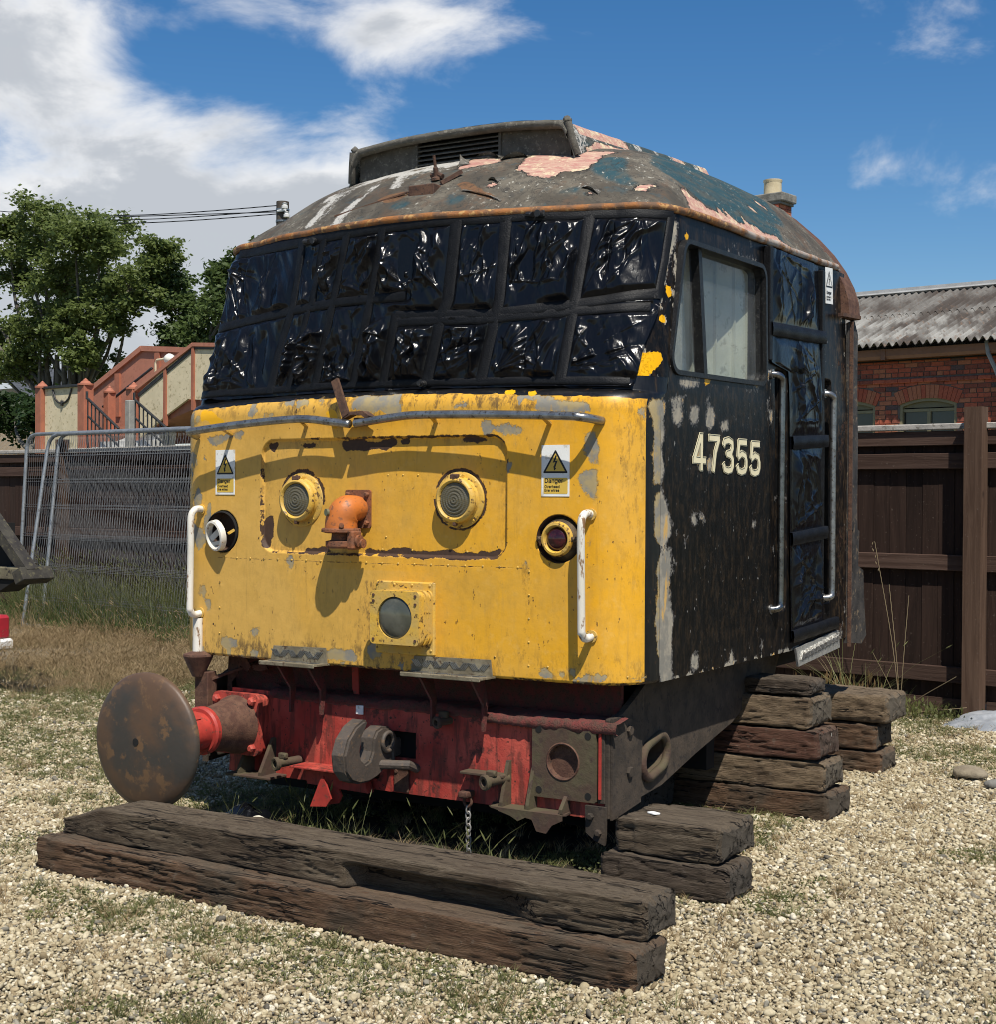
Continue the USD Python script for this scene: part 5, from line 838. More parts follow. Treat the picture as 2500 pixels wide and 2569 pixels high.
def leafmat(name, c1, c2, tr=.35):
    g = G(); r = g.add('object_info') + '.random'; col = g.mix(r, c1, c2); col = g.mix(g.mul(g.step(g.noise(9, 3, .6), .4, .7), .5), col, tuple(v * .7 for v in c1))
    d = g.bsdf(col, .55, None, 0., .3); t = g.add('translucent_bsdf', color=g.mix(.5, col, tuple(min(1, v * 1.5) for v in c2))) + '.BSDF'; return g.done(name, g.add('mix_closure', fac=float(tr), closure1=d, closure2=t) + '.closure')
M_GRASS, M_DRY, M_WEED = leafmat('green_grass', (.085, .098, .028), (.190, .192, .075)), leafmat('dry_grass', (.21, .145, .070), (.42, .315, .175)), leafmat('weed_green', (.045, .080, .020), (.105, .155, .045))
def tufts(name, x, y, protos, mats, smin, smax, label, cat_, seed=5):
    r = np.random.default_rng(seed); n = len(x); a = r.uniform(0, np.pi, n); q = np.stack([np.cos(a), 0 * a, 0 * a, np.sin(a)], 1); s = r.uniform(smin, smax, n)
    scatter(name, protos, r.integers(0, len(protos), n), np.stack([x, y, gh(x, y) - .006], 1), q, np.stack([s, s, s], 1), mats, label=label, cat=cat_, kind='stuff')
def clover(n, r0, seed):
    r = np.random.default_rng(seed); ms = []
    for k in range(n):
        p = A([*(r.normal(size=2) * r0), r.uniform(.004, .028)]); d = r.normal(size=3) * [1, 1, .35] + [0, 0, .9]; u, v, w = frame_of(d); s = r.uniform(.004, .010); V = A([p - u * s, p + v * s * .7, p + u * s, p - v * s * .7]); ms.append(trimesh.Trimesh(V, [[0, 1, 2], [0, 2, 3]], process=False))
    return cat(*ms)
gt = [blades(16, .055, .05, .55, .0016, 1), blades(22, .075, .06, .7, .0018, 2), blades(12, .04, .045, .4, .0015, 3), clover(30, .028, 4), clover(44, .038, 5)]
x, y = sprinkle(90000, -7, 6, -4.2, 6.5); m = visible(x, y); x, y = x[m], y[m]; fen = (x - 1.42) * -.156 + (y - 5.83) * -.988
pt = n2(x, y, 1.5, 81, 3); bias = .12 * sstep(-x, -2.5, 2.0) + .10 * np.exp(-((y + 1.5 + .035 * x) / .2) ** 2) + .16 * np.exp(-((x - 2.2) / 1.0) ** 2 - ((y + 2.3) / .45) ** 2) + .10 * np.exp(-((x - 1.0) / .5) ** 2 - ((y + 2.1) / .5) ** 2)
keep = (pt + bias > .50) & (rng.random(len(x)) < .62 * np.clip((pt + bias - .50) / .20, .10, 1)) & (fen > .3) & ~((y > -1.32) & (y < -.82) & (x > -1) & (x < 2.05)) & ~((x > 1.2) & (x < 1.85) & (y > -.1) & (y < .4))
x2, y2 = x[keep], y[keep]; tufts('grass', x2, y2, gt, [M_GRASS] * 5, .4, 1.1, 'thin patches of green grass growing through the gravel', 'grass', 6); print('tufts', len(x2))
kd = (rng.random(len(x)) < .07) & (fen > .3) & ~((y > -1.32) & (y < -.82) & (x > -1) & (x < 2.05)); tufts('dead_grass', x[kd], y[kd], gt[:3], [M_DRY] * 3, .5, 1.1, 'scattered dead grass blades on the gravel', 'grass', 7)
# long green stems in the gap behind the front timbers
tall = [blades(9, .26, .05, .35, .0022, 11, True), blades(7, .34, .06, .45, .0022, 12, True), blades(12, .16, .06, .5, .002, 13)]
x = np.r_[rng.uniform(-.3, .75, 34), rng.uniform(-.9, -.5, 7), rng.uniform(.75, 1.1, 7)]; y = np.r_[rng.uniform(-.72, -.15, 34), rng.uniform(-.5, .2, 7), rng.uniform(-.7, -.4, 7)]
tufts('tall_grass', x, y, tall, [M_GRASS] * 3, .5, 1.05, 'tall grass stems between the front timbers and the beam', 'grass', 8)
x = rng.uniform(-.8, .9, 110); y = rng.uniform(-.80, -.35, 110); tufts('ground_weeds', x, y, [clover(60, .045, 21), clover(40, .035, 22)], [M_WEED] * 2, .8, 1.7, 'low weeds behind the front timbers', 'weeds', 9)
# brown dry grass bank on the left
M_DRY2 = leafmat('dead_grass_brown', (.13, .085, .045), (.28, .19, .10))
dg = [blades(22, .19, .12, .6, .0013, 31, True), blades(26, .13, .14, .9, .0013, 32), blades(18, .27, .12, .5, .0012, 33, True), blades(20, .10, .13, 1.2, .0015, 34)]
x, y = sprinkle(46000, -13, -2.2, 2.3, 9.2); fen = (x - 1.42) * -.156 + (y - 5.83) * -.988; m = visible(x, y, 1.1) & (fen > .08); d = sstep(-x + .35 * (y - 3.0), 3.5, 5.2) * sstep(y, 2.3, 3.6); m &= rng.random(len(x)) < d * .62 * sstep(n2(x, y, 1.1, 58), .30, .55)
tufts('dry_grass', x[m], y[m], dg, [M_DRY, M_DRY2, M_DRY, M_GRASS], .35, .85, 'bank of brown dry grass before the left fence', 'grass', 10); print('dry', m.sum())
# ================================================================ timber fence behind the cab
F0, FX, FN = A([1.42, 5.83, 0.]), A([.988, -.156, 0.]), A([-.156, -.988, 0.]); FX /= np.linalg.norm(FX); FN /= np.linalg.norm(FN)
def FP(s, n, z): return F0 + FX * s + FN * n + A([0, 0, z])
def fbox(s0, s1, n0, n1, z0, z1, ch=0.): return rot_to(box(s0, s1, -n1, -n0, z0, z1, ch), F0, FX, -FN, A([0, 0, 1.]))
def fprism(pts, n, d): return prism(pts, d, F0 + FN * n, FX, A([0, 0, 1.]))
def ftube(pts, r, k=8): return tube([FP(*p) for p in pts], r, k)
def fencewood(name, c1, c2, vert=True):
    g = G(); vv = g.pos((9, 9, .7)) if vert else g.pos((.8, .8, 14)); r = g.add('object_info') + '.random'; n = g.noise(2.2, 5, .65, vv, .6); kn = g.vor(2.6, g.pos((1, 1, .7)))
    col = g.mix(g.step(n, .34, .66), c1, c2); col = g.mix(g.mul(r, .5), col, tuple(v * .55 for v in c1)); col = g.mix(g.step(kn, .10, .05), col, (.02, .012, .009)); col = g.mix(g.mul(g.step(g.noise(40, 4, .7), .62, .72), .4), col, (.19, .15, .12))
    return g.done(name, g.bsdf(col, .85, g.bump(n, .004), 0., .2))
BOARDS = [fencewood('dark_board', (.016, .0085, .006), (.030, .0165, .012)), fencewood('brown_board', (.028, .015, .0105), (.050, .028, .020)), fencewood('worn_board', (.036, .021, .015), (.062, .038, .029))]
M_BOARD, M_RAILW, M_POST = fencewood('dark_stained_board', (.022, .0115, .008), (.040, .022, .0155)), fencewood('stained_rail', (.055, .031, .022), (.095, .058, .043), False), fencewood('stained_post', (.070, .040, .026), (.115, .070, .047))
M_CAP = speck('weathered_capping', (.30, .28, .25), (.40, .37, .33), 8, .85, .003, c3=(.18, .16, .13))
fence = thing('timber_fence', 'tall dark brown close-boarded timber fence running behind the locomotive cab', 'fence')
s = -13.6
r_ = np.random.default_rng(4)
while s < 2.2:
    w = .128 + r_.uniform(-.006, .006); t = r_.uniform(-.004, .004); obj('board', fbox(s + .001, s + w, -.012 + t, .008 + t, .11, 2.12), BOARDS[r_.choice(3, p=[.35, .45, .2])], fence, False); s += w + .003
for (a, b) in ((-13.6, -11.9), (-11.9, -8.9), (-8.9, -5.9), (-5.9, -2.95), (-2.95, -.005), (-.005, 2.3)):
    for z0, z1, d in ((.255, .375, .045), (1.11, 1.23, .045), (1.89, 2.01, .045), (2.07, 2.18, .05)): obj('rail', fbox(a + .004, b - .004, .012, .012 + d, z0, z1, .004), M_RAILW, fence, False)
    obj('gravel_board', fbox(a + .07, b - .07, .0, .026, -.05, .13), M_RAILW, fence, False)
    obj('capping', fbox(a, b - .002, -.035, .085, 2.19, 2.235, .006), M_CAP, fence, False)
for s in (-11.95, -8.9, -5.9, -2.95, 0.): obj('post', rot_to(prism([(-.068, -.4), (.068, -.4), (.070, 2.35), (-.066, 2.35)], .12, (0, 0, 0), (1, 0, 0), (0, 0, 1)), FP(s, .058, 0), FX, -FN, A([0, 0, 1.])), M_POST, fence, False)

# ---- galvanised mesh panels leaning on the fence
M_GALV = speck('dull_galvanised_tube', (.22, .235, .245), (.30, .315, .32), 9, .45, .001, metal=.55, c3=(.15, .15, .15)); M_WIRE = speck('galvanised_wire', (.16, .165, .17), (.24, .245, .245), 9, .5, 0, metal=.4)
def mesh_panel(label, sL, nb, nt, sTop, zb, W=4.0, zt=2.41):
    t = thing('mesh_fence_panel', label, 'mesh panel', group='mesh fence panels leaning on the timber fence')
    P = lambda a, b: FP(sL + (sTop - sL) * b + a, nb + (nt - nb) * b, zb + (zt - zb) * b)      # a metres along, b share of the height
    c = .075; obj('panel_frame', cat(tube([P(0, 0)] + [P(0, b) for b in (.3, .6, .93)] + [P(.025, .965), P(.09, .99), P(.2, 1.)] + [P(a, 1.) for a in (1, 2, 3)] + [P(W - .2, 1.), P(W - .09, .99), P(W - .025, .965), P(W, .93), P(W, .5), P(W, 0)], .024, 10), tube([P(0, .012), P(W, .012)], .022, 8)), M_GALV, t, True)
    r = np.random.default_rng(int(nb * 100)); wv = []
    for k in range(int(W / .048)):
        a = .03 + k * .048 + r.uniform(-.002, .002); q = [P(a, .012), P(a, .988)]; wv.append(tube(q, .0018, 4, False))
    obj('wire_mesh', cat(*wv), M_WIRE, t, True, kind='stuff')
    obj('cross_wire', cat(*[tube([P(0, b) + FN * .004, P(W / 2, b) + FN * .006, P(W, b) + FN * .004], .0020, 4, False) for b in (.145, .160, .30, .315, .455, .47, .61, .625, .745, .76, .885, .90)]), M_WIRE, t, True, kind='stuff')
mesh_panel('front galvanised mesh panel, its foot furthest out from the fence', -11.90, .71, .24, -12.05, .015)
mesh_panel('middle galvanised mesh panel between two others', -11.77, .52, .18, -11.92, .02, zt=2.42)
mesh_panel('back galvanised mesh panel reaching furthest left against the fence', -12.62, .33, .10, -12.77, .02, zt=2.43)
# weeds behind and below the panels
x, y = [], []
r = np.random.default_rng(3)
for k in range(1500):
    s_, n_ = r.uniform(-12.6, -6.2), abs(r.normal(0, .3)) + .08; p = FP(s_, n_, 0); x.append(p[0]); y.append(p[1])
wd = [cat(blades(12, .62, .12, .35, .003, 71), clover(60, .10, 72)), blades(16, .85, .14, .45, .003, 73, True), cat(*[trimesh.Trimesh(clover(50, .09, 74 + k).vertices * [1, 1, 5] + [0, 0, .05 * k], clover(50, .09, 74 + k).faces, process=False) for k in range(4)])]
tufts('fence_weeds', A(x), A(y), wd, [M_WEED, M_GRASS, M_WEED], .5, 1.15, 'green weeds grown up between the mesh panels and fence', 'weeds', 12)
x, y = [], []
for k in range(240):
    s_, n_ = r.uniform(-12.6, -7.5), r.uniform(.3, 1.0); p = FP(s_, n_, 0); x.append(p[0]); y.append(p[1])
tufts('pale_stems', A(x), A(y), [blades(8, .45, .1, .6, .002, 81, True), blades(8, .3, .1, .8, .002, 82)], [M_DRY, M_DRY], .5, 1.1, 'pale dry stems along the foot of the mesh panels', 'grass', 13)

# ---- plants at the foot of the fence on the right
def plant(name, label, c, parts_): 
    t = thing(name, label, 'plant'); 
    for nm, m, mt in parts_: m = m.copy(); m.apply_translation(c); obj(nm, m, mt, t, True)
M_STALK = leafmat('dry_stalk', (.24, .18, .10), (.36, .29, .18), .1)
st = cat(*[tube(smooth_path([(0, 0, 0), (a * .3, b * .3, h * .4), (a, b, h)], 4), .0028, 5) for a, b, h in ((-.10, .02, 1.0), (-.20, -.03, 1.33), (.05, .03, .92), (.45, -.12, .34), (.50, .0, .10), (-.16, -.2, .5))])
plant('tall_weed', 'tall bare dry weed stalks standing before the fence beside the rear stack', tuple(FP(-.50, .30, 0)), [('stalk', st, M_STALK), ('seed_heads', cat(*[lathe([(1e-4, 0), (.005, .012), (1e-4, .03)], A([-.2, -.03, 1.30]) + A([.012 * k - .02, 0, -.05 * k]), (.3 * (-1) ** k, 0, 1), 6) for k in range(5)]), M_STALK)])
bushy = lambda n, rr, hh, seed: (lambda c: trimesh.Trimesh(c.vertices * [1, 1, hh / .03], c.faces, process=False))(clover(n, rr, seed))
big = lambda m, s: trimesh.Trimesh(m.vertices * s, m.faces, process=False)
plant('low_green_weed', 'low bright green weed at the foot of the fence left of the post', tuple(FP(-.22, .28, 0)), [('leaves', big(bushy(240, .10, .07, 91), 1.5), M_GRASS), ('stalk', blades(10, .12, .1, .5, .002, 92), M_GRASS)])
plant('green_weed', 'clump of green weed round the dry stalks by the rear stack', tuple(FP(-.55, .30, 0)), [('leaves', big(bushy(200, .07, .10, 93), 1.5), M_GRASS), ('stalk', blades(24, .28, .1, .5, .0025, 94), M_GRASS)])
plant('brown_leafed_weed', 'reddish leafed small weed growing behind the tall stack', (.55, 5.35, .0), [('leaves', big(bushy(150, .09, .22, 95), 1.6), leafmat('reddish_leaf', (.10, .085, .03), (.17, .10, .045))), ('stalk', blades(10, .5, .1, .3, .003, 96), M_STALK)])
plant('grass_clump', 'clump of long green grass showing over the rear stack', (.72, 4.9, 0.), [('leaves', cat(blades(60, .62, .22, .6, .003, 97), blades(20, .85, .2, .5, .002, 98, True)), M_GRASS)])
tufts('fence_foot_weeds', np.linspace(-.6, 1.3, 60) + r.normal(0, .08, 60), 5.95 - .158 * np.linspace(-.6, 1.3, 60) - .25 + r.normal(0, .08, 60), [blades(12, .16, .06, .5, .002, 99), clover(40, .05, 100)], [M_GRASS, M_WEED], .6, 1.3, 'sparse weeds along the right foot of the fence', 'weeds', 14)
# grey plastic sheet and loose stones
xs, ys = np.linspace(0, 1.5, 70), np.linspace(0, .75, 40); X, Y = np.meshgrid(xs, ys); Zs = .015 + .13 * np.maximum(np.sin(np.pi * X / 1.5), 0) ** .6 * np.maximum(np.sin(np.pi * Y / .75), 0) ** .7 * (.55 + .7 * n2(X, Y, 3.3, 6)) + .03 * np.clip(folds(X, Y, .3, 9, 5), -.5, 1) * np.sin(np.pi * Y / .75)
m = grid(np.stack([X, Y, Zs], -1)); m.apply_transform(trimesh.transformations.rotation_matrix(-.2, [0, 0, 1])); m.apply_translation((1.28, 5.22, -.01)); obj('ground_sheet', m, speck('grey_sheeting', (.20, .215, .235), (.30, .31, .325), 8, .55, .002), None, True, label='crumpled grey sheeting lying on the gravel by the fence post', cat='sheeting')
def rock(label, c, s, seed, mt):
    q = trimesh.creation.icosphere(subdivisions=3, radius=1.); q.vertices *= A(s); q.vertices *= 1 + .35 * (fbm(q.vertices / max(s) * 1.6 + seed, 3, seed)[:, None] - .5); q.vertices[:, 2] = np.maximum(q.vertices[:, 2], -.3 * s[2]); q.apply_translation(c); obj('rock', q, mt, None, 40, label=label, cat='stone')
M_ROCK, M_ROCK2 = speck('brown_stone', (.16, .13, .09), (.24, .20, .14), 9, .9, .006), speck('pale_stone', (.46, .42, .34), (.55, .51, .42), 9, .9, .004)
rock('brown rough stone on the gravel right of the rear stack', (1.98, 3.25, .035), (.10, .07, .05), 1, M_ROCK); rock('flat grey brown stone nearest the right edge among the gravel', (2.20, 3.05, .02), (.085, .05, .035), 2, speck('grey_stone', (.15, .145, .13), (.23, .22, .2), 9, .9, .005)); rock('large pale stone on the gravel near the grey sheeting', (2.12, 4.2, .02), (.07, .05, .035), 3, M_ROCK2)
xs, ys = np.linspace(0, .36, 40), np.linspace(0, .26, 30); X, Y = np.meshgrid(xs, ys); Zs = .01 + .10 * np.maximum(np.sin(np.pi * X / .36), 0) ** .7 * np.sin(np.pi * Y / .26) * (.4 + n2(X, Y, 14, 16)); m = grid(np.stack([X, Y, Zs], -1)); m.apply_translation((-.98, -.10, -.01)); obj('plastic_scrap', m, M_FILM, None, True, label='crumpled black plastic scrap on the ground beside the buffer', cat='plastic scrap'); rock('small pale jagged stone beside the black plastic scrap', (-.66, -.06, .03), (.05, .035, .045), 5, M_ROCK2)

# ---- dark wagon corner at the left edge, and what lies below it
M_WAG = speck('mossy_black_timber', (.022, .019, .017), (.05, .045, .034), 9, .85, .004, c3=(.09, .08, .045))
wag = thing('flat_wagon', 'dark mossy corner of a flat wagon with a sloping stay at the left edge', 'wagon')
obj('sill', box(-8.2, -5.27, 2.42, 2.70, .972, 1.066, .006), speck('mossy_sill', (.10, .085, .055), (.16, .14, .085), 7, .9, .004, c3=(.03, .025, .02)), wag, False); obj('sill_end', rot_to(box(-.055, .055, -.02, .30, -.055, .055, .006), (-5.215, 2.40, 1.005), A([.9, 0, .43]), A([0, 1., 0]), A([-.43, 0, .9])), M_WAG, wag, False)
obj('sloping_stay', bar((-5.66, 2.5, 1.47), (-5.205, 2.5, 1.03), .12, .085, (.7, 0, .7)), M_WAG, wag, False); obj('side_board', box(-8.2, -5.50, 2.56, 2.60, 1.06, 1.42), M_DARK, wag, False); obj('under_beam', prism([(-8.2, .80), (-5.52, .86), (-5.30, .968), (-8.2, .968)], .22, (0, 2.66, 0), (1, 0, 0), (0, 0, 1)), M_DARK, wag, False)
for x in (-6.4, -7.9): obj('wagon_leg', box(x - .1, x + .1, 2.45, 2.65, -.02, .9), M_DARK, wag, False)
bar_ = thing('plastic_barrier', 'red and white plastic barrier foot lying at the left edge', 'barrier'); c = A([-8.74, 5.12, 0]); obj('red_block', box(c[0] - .22, c[0] + .12, c[1] - .1, c[1] + .12, .10, .36, .03), speck('red_plastic', (.36, .02, .03), (.30, .02, .03), 6, .4, 0), bar_, False); obj('white_block', box(c[0] - .22, c[0] + .16, c[1] - .12, c[1] + .14, -.02, .11, .03), speck('white_plastic', (.7, .7, .68), (.6, .6, .58), 6, .4, 0), bar_, False)

# ================================================================ footbridge stairs beyond the fence
M_SAL, M_CRM, M_TER = speck('salmon_paint', (.40, .165, .105), (.36, .15, .095), 3, .6, .001, c3=(.30, .12, .08)), speck('cream_paint', (.62, .53, .36), (.55, .47, .31), 3, .65, .001, c3=(.36, .30, .18)), speck('terracotta_paint', (.36, .13, .075), (.30, .11, .065), 4, .6, .001)
M_IRON = speck('black_iron', (.014, .014, .015), (.03, .03, .03), 9, .5, .001)
fb = thing('footbridge', 'salmon and cream painted station footbridge stairs seen over the fence', 'footbridge')
nn = -15.
def fpost(name, e, w, zt_, n=nn, cap=True):
    p = obj(name, fbox(-e - w / 2, -e + w / 2, n - w / 2, n + w / 2, 0, zt_, .01), M_TER, fb, False)
    if cap: obj('finial', lathe([(w * .72, 0), (w * .72, .05), (w * .5, .07), (w * .36, .13), (w * .22, .15), (w * .22, .17), (1e-4, .23)], FP(-e, n, zt_), (0, 0, 1), 12), M_TER, p, 40)
fpost('stair_post', 35.92, .32, 4.92); fpost('stair_post', 33.65, .34, 4.90); fpost('stair_post', 33.30, .26, 4.70, nn - .6); fpost('stair_post', 31.28, .32, 4.68)
obj('cream_panel', fbox(-35.75, -33.85, nn - .06, nn + .02, 1.0, 4.88), M_CRM, fb, False, label='flat cream end panel'); obj('panel_cap', fbox(-35.78, -33.82, nn - .12, nn + .1, 4.88, 4.96, .01), M_IRON, fb, False)
obj('iron_scroll', cat(*[ftube([(-34.8 + sx * a, nn + .05, z) for a, z in ((.05, 4.42), (.2, 4.45), (.35, 4.55), (.44, 4.72), (.5, 4.84))], .03, 6) for sx in (-1, 1)], ftube([(-34.8, nn + .05, 4.34), (-34.8, nn + .05, 4.5)], .05, 6)), M_IRON, fb, True)
near = [(-30.95, 4.60), (-29.82, 5.19), (-28.47, 5.74), (-26.6, 5.60), (-26.6, 4.22), (-28.34, 4.28), (-28.75, 4.32), (-29.69, 3.91), (-30.95, 3.3)]
obj('stair_panel', fprism(near, nn - .04, .08), M_CRM, fb, False, label='sloping cream stair side panel')
for e, z0, z1 in ((29.74, 3.6, 5.24), (28.50, 4.0, 5.78), (27.0, 4.0, 5.7)): obj('panel_batten', fbox(-e - .055, -e + .055, nn + .0, nn + .09, z0, z1), M_TER, fb, False)
cap = cat(bar(FP(-31.12, nn, 4.66), FP(-28.50, nn, 5.80), .22, .10), bar(FP(-28.50, nn, 5.80), FP(-26.5, nn, 5.66), .22, .10)); obj('stair_coping', cap, M_SAL, fb, False)
obj('coping_shadow_board', cat(bar(FP(-31.0, nn + .05, 4.50), FP(-28.50, nn + .05, 5.68), .03, .10), bar(FP(-28.50, nn + .05, 5.70), FP(-26.5, nn + .05, 5.57), .03, .06)), M_IRON, fb, False)  # black strips painted in for the shadow below the coping
farw = [(-36.2, 4.95), (-33.62, 6.08), (-31.0, 5.86), (-26.6, 5.5), (-26.6, 3.2), (-36.2, 3.2)]
obj('far_stair_wall', fprism(farw, -17.1, .1), M_SAL, fb, False, label='salmon far side wall of the stairs'); obj('far_coping', cat(bar(FP(-36.3, -17.05, 4.98), FP(-33.6, -17.05, 6.16), .26, .16), bar(FP(-33.6, -17.05, 6.16), FP(-27, -17.05, 5.62), .26, .16)), M_SAL, fb, False)
for e, z0, z1 in ((34.82, 4.1, 5.45), (32.8, 4.6, 5.98)): obj('far_batten', fbox(-e - .12, -e + .12, -17.0, -16.93, z0, z1), M_TER, fb, False)
obj('stair_flight', fprism([(-35.0, 3.0), (-28.6, 4.35), (-26.6, 4.2), (-26.6, 3.9), (-28.6, 4.05), (-34.5, 2.7)], -17.0, 1.9), M_SAL, fb, False)
obj('hand_rail', ftube([(-34.5, -16.2, 4.36), (-32.05, -16.2, 5.42)], .04, 8), M_IRON, fb, True)
lamp = obj('stair_lamp', ftube([(-31.07, -15.6, 4.9), (-31.07, -15.6, 5.48), (-31.0, -15.6, 5.56), (-30.6, -15.6, 5.58)], .035, 8), M_CRM, fb, True); obj('lamp_globe', lathe([(1e-4, -.2), (.12, -.12), (.16, 0), (.12, .12), (1e-4, .18)], FP(-30.42, -15.6, 5.56), FX, 14), speck('opal_globe', (.7, .68, .6), (.62, .6, .52), 4, .4, 0), lamp, True)
def iron(s0, z0, s1, z1, n=-14.5):
    m = [ftube([(s0 - .05, n, z0 + .22), (s0 - .05, n, z0), (s0, n, z0), (s1, n, z1)], .04, 6), ftube([(s0, n, z0 - .5), (s1, n, z1 - .5)], .03, 6)] + [ftube([(s0 + (s1 - s0) * k, n, z0 + (z1 - z0) * k), (s0 + (s1 - s0) * k, n, 1.5)], .022, 5) for k in np.linspace(0, 1, 9)]
    obj('iron_railing', cat(*m), M_IRON, fb, True)
iron(-32.80, 4.45, -31.3, 3.55); iron(-30.52, 4.32, -29.0, 3.45)
obj('lower_steps', cat(*[fbox(-33.0 + .1 * k, -30.2, -14.4 - .25 * k, -14.1 - .25 * k, 2.0, 2.7 + .17 * k) for k in range(6)]), speck('white_step_edge', (.62, .61, .58), (.5, .49, .47), 5, .7, 0), fb, False)
gp = thing('concrete_post', 'short grey concrete post top standing behind the mesh panels', 'post'); obj('post_shaft', fbox(-19.10, -18.95, -6.08, -5.95, 0, 3.44, .015), speck('grey_concrete', (.22, .21, .19), (.29, .28, .25), 6, .9, .003), gp, False)

# ================================================================ trees
def leafy(name, c1, c2):
    g = G(); r = g.add('geometry') + '.random_per_island'; col = g.mix(r, c1, c2); d = g.bsdf(col, .5, None, 0., .35); t = g.add('translucent_bsdf', color=g.mix(r, tuple(1.3 * v for v in c1), tuple(1.4 * v for v in c2))) + '.BSDF'
    return g.done(name, g.add('mix_closure', fac=.44, closure1=d, closure2=t) + '.closure')
M_LEAF, M_LEAF2, M_LEAF3 = leafy('ash_leaves', (.135, .172, .050), (.30, .335, .125)), leafy('dark_tree_leaves', (.090, .130, .040), (.22, .26, .09)), leafy('hedge_leaves', (.028, .052, .014), (.075, .110, .030)); M_BARK = speck('grey_bark', (.085, .075, .06), (.14, .125, .10), 6, .9, .01)
def tree(name, label, base, lobes, stems, mat, seed, leaf=.25, per=84, sub=32, top=8.):
    r = np.random.default_rng(seed); t = thing(name, label, 'tree'); lm, segs = [], []
    bp_ = A(base)
    for (s, z, rad) in lobes:
        n = bp_[1] + r.uniform(-1.6, 1.6); c = FP(s, n, z); j = r.integers(0, len(stems)); b0 = FP(bp_[0] + stems[j] * .25, bp_[1], 0); k1 = FP(bp_[0] + stems[j], bp_[1], max(2.5, z * .45)); segs.append(tube(smooth_path([b0, k1, (k1 + c) / 2 + r.normal(size=3) * .3, c + [0, 0, rad * .3]], 4), np.linspace(.17, .03, 13), 6, False))
        for q in range(sub):
            d = r.normal(size=3); d /= np.linalg.norm(d); cc = c + d * rad * r.uniform(.25, 1.08) * A([1, 1, .82]); cr = rad * r.uniform(.18, .34)
            if q % 3 == 0: segs.append(tube([c + [0, 0, -.2], cc], [.035, .012], 4, False))
            P = cc + r.normal(size=(per, 3)) * cr * A([.62, .62, .42]); dd = r.normal(size=(per, 3)) * [1, 1, .5] + [.5, -.2, -.25]; dd /= np.linalg.norm(dd, axis=1, keepdims=True); nv = r.normal(size=(per, 3)) + [0, 0, 1.1]; sd = np.cross(dd, nv); sd /= np.linalg.norm(sd, axis=1, keepdims=True); L = leaf * r.uniform(.6, 1.25, (per, 1))
            lm.append(np.stack([P - dd * L * .5, P + sd * L * .26, P + dd * L * .5, P - sd * L * .26], 1))
    Q = np.concatenate(lm); i = np.arange(len(Q))[:, None] * 4; F = np.vstack([i + [0, 1, 2], i + [0, 2, 3]]); 
    obj('trunk', cat(*segs, *[tube(smooth_path([FP(bp_[0] + s_ * .25, bp_[1], -.2), FP(bp_[0] + s_ * .6, bp_[1], 3), FP(bp_[0] + s_, bp_[1] + r.uniform(-.5, .5), top)], 4), np.linspace(.34, .10, 9), 8, False) for s_ in stems]), M_BARK, t, True)
    obj('crown', trimesh.Trimesh(Q.reshape(-1, 3), F, process=False), mat, t, False, kind='stuff')
tree('ash_tree', 'tall windblown ash tree left of the footbridge stairs', (-54.5, -28), [(-54.6, 14.0, 1.5), (-53.2, 13.2, 1.5), (-51.6, 13.0, 1.4), (-50.0, 12.6, 1.3), (-48.6, 12.1, 1.2), (-56.6, 13.0, 1.4), (-57.6, 14.0, .9), (-58.0, 12.0, 1.3), (-49.0, 10.6, 1.4), (-51.2, 11.0, 1.6), (-53.6, 11.3, 1.7), (-56.0, 11.2, 1.5), (-59.8, 12.0, 1.4), (-61.4, 11.4, 1.5), (-50.2, 9.4, 1.3), (-52.5, 9.3, 1.3), (-55.4, 9.2, 1.6), (-58.2, 9.6, 1.5), (-61, 9.2, 1.6), (-54, 7.6, 1.3), (-57, 7.6, 1.3), (-60, 7.9, 1.3), (-51.0, 7.8, 1.0)], (-1.2, -.3, .5, 1.3), M_LEAF, 5)
tree('dark_tree', 'darker bushy tree behind the footbridge, right of the ash', (-47.0, -30), [(-49.2, 11.0, 1.2), (-48.3, 9.9, 1.4), (-46.6, 10.6, 1.3), (-45.4, 10.2, 1.2), (-44.2, 10.9, .9), (-47.4, 8.6, 1.5), (-45.2, 8.6, 1.4), (-50.0, 8.4, 1.3), (-43.6, 9.4, 1.1), (-48.6, 7.2, 1.4), (-46.0, 7.0, 1.4), (-42.4, 8.6, 1.2), (-43.2, 12.1, .35), (-44.5, 7.2, 1.3), (-41.6, 7.4, 1.1), (-42.8, 10.2, 1.0)], (-.6, .5), M_LEAF2, 6)
tree('garden_tree', 'low dense tree in front of the brick house', (-61, -26), [(-61.6, 5.6, 1.0), (-62.6, 6.6, 1.2), (-57.0, 3.9, .7), (-62.8, 4.2, 1.0)], (-.5, .6), M_LEAF3, 7, top=4.)
tree('hedge_shrub', 'hedge shrub below the trees beside the cream panel', (-44, -20), [(-44.5, 4.6, 1.2), (-42.6, 4.3, 1.1), (-40.8, 4.4, 1.0), (-46.6, 4.6, 1.2)], (-.5, .6), M_LEAF3, 8, top=3.5)

